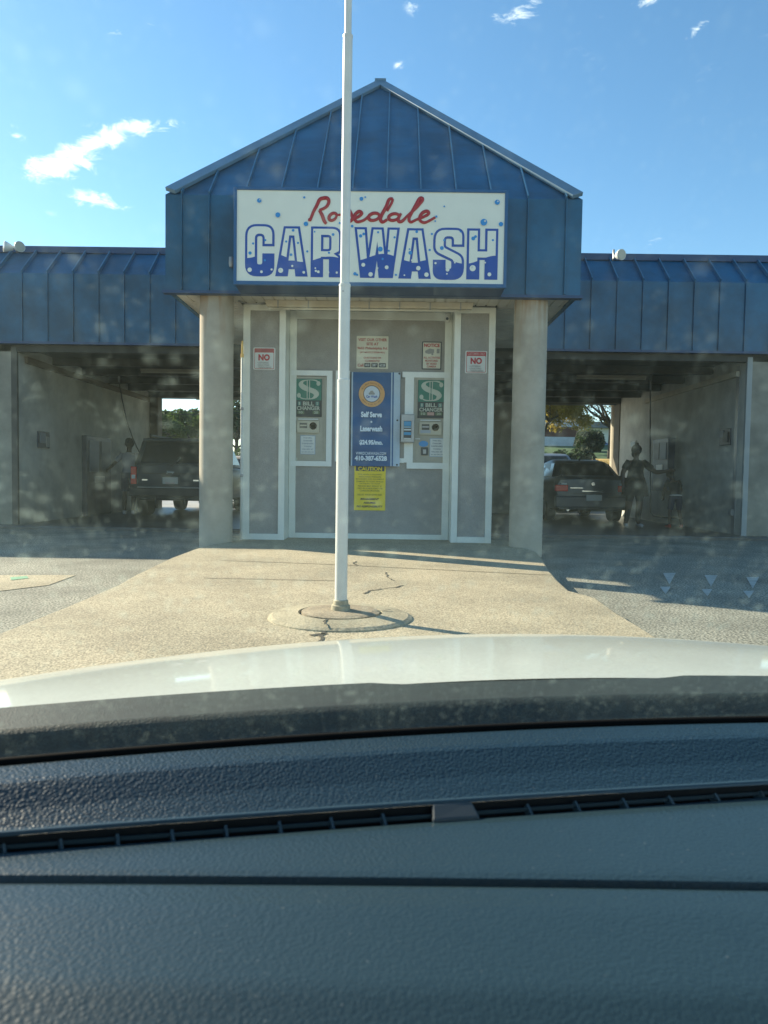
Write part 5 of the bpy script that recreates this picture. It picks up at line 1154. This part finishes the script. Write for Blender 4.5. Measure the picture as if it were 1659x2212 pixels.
# dashboard
dm = bpy.data.materials.new('dash_leather'); dm.use_nodes = True
def leather(m, c, rough, dist, sc=330):
    t = m.node_tree; p = t.nodes['Principled BSDF']; p.inputs['Base Color'].default_value = (*c, 1); p.inputs['Roughness'].default_value = rough; p.inputs['Specular IOR Level'].default_value = .55
    tcn = t.nodes.new('ShaderNodeTexCoord'); vo = t.nodes.new('ShaderNodeTexVoronoi'); vo.feature = 'SMOOTH_F1'; vo.inputs['Scale'].default_value = sc; vo.inputs['Smoothness'].default_value = .6
    n0 = t.nodes.new('ShaderNodeTexNoise'); n0.inputs['Scale'].default_value = 120; t.links.new(tcn.outputs['Object'], n0.inputs['Vector'])
    mx = t.nodes.new('ShaderNodeMix'); mx.data_type = 'VECTOR'; mx.inputs[0].default_value = .0016; t.links.new(tcn.outputs['Object'], mx.inputs[4]); t.links.new(n0.outputs[1], mx.inputs[5]); t.links.new(mx.outputs[1], vo.inputs['Vector'])
    vd = t.nodes.new('ShaderNodeTexVoronoi'); vd.inputs['Scale'].default_value = 75; t.links.new(tcn.outputs['Object'], vd.inputs['Vector'])
    md_ = t.nodes.new('ShaderNodeMapRange'); md_.inputs[1].default_value = .05; md_.inputs[2].default_value = .09; md_.inputs[3].default_value = .16; md_.inputs[4].default_value = 0; t.links.new(vd.outputs['Distance'], md_.inputs[0])
    cm = t.nodes.new('ShaderNodeMix'); cm.data_type = 'RGBA'; cm.inputs[6].default_value = (*c, 1); cm.inputs[7].default_value = (.25,.28,.28,1); t.links.new(md_.outputs[0], cm.inputs[0]); t.links.new(cm.outputs[2], p.inputs['Base Color'])
    b = t.nodes.new('ShaderNodeBump'); b.inputs['Strength'].default_value = .9; b.inputs['Distance'].default_value = dist; b.invert = True
    t.links.new(vo.outputs['Distance'], b.inputs['Height']); t.links.new(b.outputs[0], p.inputs['Normal'])
leather(dm, (.009,.026,.038), .36, .00075, 370)
dm2 = bpy.data.materials.new('dash_leather_lower'); dm2.use_nodes = True; leather(dm2, (.016,.036,.047), .34, .00036)
def lay(rows, name, m, nv=8, parent=own, kx=90):
    """rows: list of (f(x) or (f,offset), z) front->back"""
    n = len(rows)-1
    def fn(u, v):
        x = X_(u); t = v*n; i = min(int(t), n-1); t -= i
        (fa, oa, za), (fb_, ob, zb_) = rows[i], rows[i+1]
        return (x, (fa(x)+oa)*(1-t)+(fb_(x)+ob)*t, za*(1-t)+zb_*t)
    return MB().grid(fn, kx, n*nv).build(name, m, parent, smooth=True)
lay([(fF,.005,.7305),(fF,.0035,.7325),(fF,.001,.7320),(fF,.0,.7295)], 'vent_lip', mat('lip_plastic',(.03,.06,.08),.35), 2)
MB().tube([(X_(i/40), fD(X_(i/40))+.006, .7510) for i in range(41)], .0052, 10).build('dash_gap_line', mat('gap_black',(.004,.004,.004),.9,spec=.1), own, smooth=True)  # black tube paints the dark gap between glass and dash
dash = lay([(fD,.0,.700),(fD,-.001,.7505),(fD,-.003,.752),(fD,-.016,.7522),(fE,.004,.752),(fE,-.003,.7508),(fE,-.008,.7485),(lambda x: fE(x)*.5+fF(x)*.5,.0,.738),(fF,.010,.7315),(fF,.005,.7305)], 'dashboard_pad', dm)
lay([(fS,.0,.7165),(fS,-.0008,.7195),(fS,-.003,.721),(fG,.012,.7195),(fG,.006,.7185),(fG,.0035,.714),(fG,.003,.69)], 'dashboard_trim', dm2)
fH = lambda x: .40-.02*(x-CC)**2
lay([(fG,-.001,.69),(fG,-.0015,.714),(fG,-.005,.7185),(fG,-.03,.7195),(fH,.0,.715),(fH,-.05,.700),(fH,-.09,.66),(fH,-.12,.58),(fH,-.10,.40)], 'dashboard_lower', dm2)
vent = lay([(fF,.0,.7294),(fF,.001,.715),(fF,.002,.665),(fS,.0,.662),(fS,.0005,.715)], 'vent_slot', mat('vent_black',(.004,.004,.005),.8), 2)
def vs_(x, t): return fF(x)*(1-t)+fS(x)*t
sl_ = MB().grid(lambda u, v: (X_(u), vs_(X_(u), .62+.08*v), .7215), 60, 1).build('vent_slat', mat('vent_plastic',(.03,.05,.06),.4), vent); sl_.modifiers.new('s','SOLIDIFY').thickness = .003
fins = [5,128,250,368,484,600,712,824]+[1137,1240,1342,1440,1538,1634]
for px in fins:
    q = atz(px, 1836-(px/1659)*119, .720); x = q.x
    if abs(x-atz(985,1765,.722).x) < .03: continue
    MB().bar((x, fF(x)-.001, .7235), (x+.003, fS(x)+.001, .7175), .0022, .008).build('vent_fin', MATS['vent_plastic'], vent)
tx0, tx1 = atz(934,1765,.725).x, atz(1040,1765,.725).x
tb = MB().hexa([(tx0,fS(tx0)-.004,.70),(tx1,fS(tx1)-.004,.70),(tx1-.006,fF(tx1)-.0005,.70),(tx0,fF(tx0)-.0005,.70),(tx0,fS(tx0)-.004,.7225),(tx1,fS(tx1)-.004,.7225),(tx1-.006,fF(tx1)-.0005,.731),(tx0,fF(tx0)-.0005,.731)])
tb.build('vent_tab', mat('tab_plastic',(.05,.06,.065),.45), own, bevel=.002)
# windshield: clear pane carrying dust, as a thin volume
def ws(u, v, o):
    x = -.86+2.06*u; xc = max(-.70, min(1.0, x)); y0 = fD(xc)+.018; y = y0*(1-v)+(-.02)*v; z = .744+(1.375-.744)*(v**.93)
    return (x, y+o*.55, z+o*.83)
wsm = MB(); NU, NV = 24, 10
wsm.grid(lambda u, v: ws(u, v, .005), NU, NV); n0 = (NU+1)*(NV+1); wsm.grid(lambda u, v: ws(u, v, 0), NU, NV, True)
def I(i, j, k): return k*n0+i*(NV+1)+j
for i in range(NU):
    wsm.f.append((I(i,0,0), I(i,0,1), I(i+1,0,1), I(i+1,0,0))); wsm.f.append((I(i,NV,0), I(i+1,NV,0), I(i+1,NV,1), I(i,NV,1)))
for j in range(NV):
    wsm.f.append((I(0,j,0), I(0,j+1,0), I(0,j+1,1), I(0,j,1))); wsm.f.append((I(NU,j,0), I(NU,j,1), I(NU,j+1,1), I(NU,j+1,0)))
gm = bpy.data.materials.new('dusty_windshield'); gm.use_nodes = True; t = gm.node_tree; t.nodes.remove(t.nodes['Principled BSDF'])
pv = t.nodes.new('ShaderNodeVolumePrincipled'); pv.inputs['Color'].default_value = (.78,.98,.90,1); pv.inputs['Anisotropy'].default_value = .35
va = t.nodes.new('ShaderNodeVolumeAbsorption'); va.inputs['Color'].default_value = (.0,.75,.68,1); va.inputs['Density'].default_value = 7
vadd = t.nodes.new('ShaderNodeAddShader'); t.links.new(pv.outputs[0], vadd.inputs[0]); t.links.new(va.outputs[0], vadd.inputs[1]); t.links.new(vadd.outputs[0], t.nodes['Material Output'].inputs['Volume'])
tcn = t.nodes.new('ShaderNodeTexCoord')
def tn(sc, det, lo, hi, a, b, vor=False):
    if vor:
        n = t.nodes.new('ShaderNodeTexVoronoi'); n.inputs['Scale'].default_value = sc; out = n.outputs['Distance']
    else:
        n = t.nodes.new('ShaderNodeTexNoise'); n.inputs['Scale'].default_value = sc; n.inputs['Detail'].default_value = det; out = n.outputs[0]
    t.links.new(tcn.outputs['Object'], n.inputs['Vector'])
    m = t.nodes.new('ShaderNodeMapRange'); m.interpolation_type = 'SMOOTHSTEP'; t.links.new(out, m.inputs[0]); m.inputs[1].default_value = lo; m.inputs[2].default_value = hi; m.inputs[3].default_value = a; m.inputs[4].default_value = b
    return m.outputs[0]
def ta(op, a, b):
    n = t.nodes.new('ShaderNodeMath'); n.operation = op
    for i, v in enumerate((a, b)):
        if isinstance(v, (int, float)): n.inputs[i].default_value = v
        else: t.links.new(v, n.inputs[i])
    return n.outputs[0]
spz = t.nodes.new('ShaderNodeSeparateXYZ'); t.links.new(tcn.outputs['Object'], spz.inputs[0])
low = t.nodes.new('ShaderNodeMapRange'); t.links.new(spz.outputs[2], low.inputs[0]); low.inputs[1].default_value = 1.12; low.inputs[2].default_value = .95; low.inputs[3].default_value = .45; low.inputs[4].default_value = 1.0
def rnd_spots(sc, r, amp, lo, hi):
    a_ = tn(sc, 0, r*.1, r*1.15, 1, 0, True); b_ = tn(sc*.31, 1, lo, hi, 0, 1); return ta('MULTIPLY', ta('MULTIPLY', a_, b_), amp)
spots = rnd_spots(85, .36, 20.0, .46, .60)
spots2 = ta('ADD', rnd_spots(48, .28, 22.0, .52, .62), rnd_spots(170, .36, 16.0, .44, .58))
veil = tn(9, 3, .3, .7, 2.9, 5.8)
lo2 = t.nodes.new('ShaderNodeMapRange'); t.links.new(spz.outputs[2], lo2.inputs[0]); lo2.inputs[1].default_value = .765; lo2.inputs[2].default_value = .84; lo2.inputs[3].default_value = .35; lo2.inputs[4].default_value = 1.0
streak = t.nodes.new('ShaderNodeTexNoise'); streak.inputs['Scale'].default_value = 1; smp = t.nodes.new('ShaderNodeMapping'); smp.inputs['Scale'].default_value = (160, 6, 6); smp.inputs['Rotation'].default_value = (0, R(6), 0)
t.links.new(tcn.outputs['Object'], smp.inputs[0]); t.links.new(smp.outputs[0], streak.inputs['Vector'])
smr = t.nodes.new('ShaderNodeMapRange'); t.links.new(streak.outputs[0], smr.inputs[0]); smr.inputs[1].default_value = .5; smr.inputs[2].default_value = .75; smr.inputs[3].default_value = 0; smr.inputs[4].default_value = 3
dens = ta('MULTIPLY', ta('MULTIPLY', ta('ADD', ta('ADD', ta('ADD', spots, spots2), smr.outputs[0]), veil), low.outputs[0]), lo2.outputs[0])
t.links.new(dens, pv.inputs['Density'])
wso = wsm.build('windshield', gm, own, smooth=True)
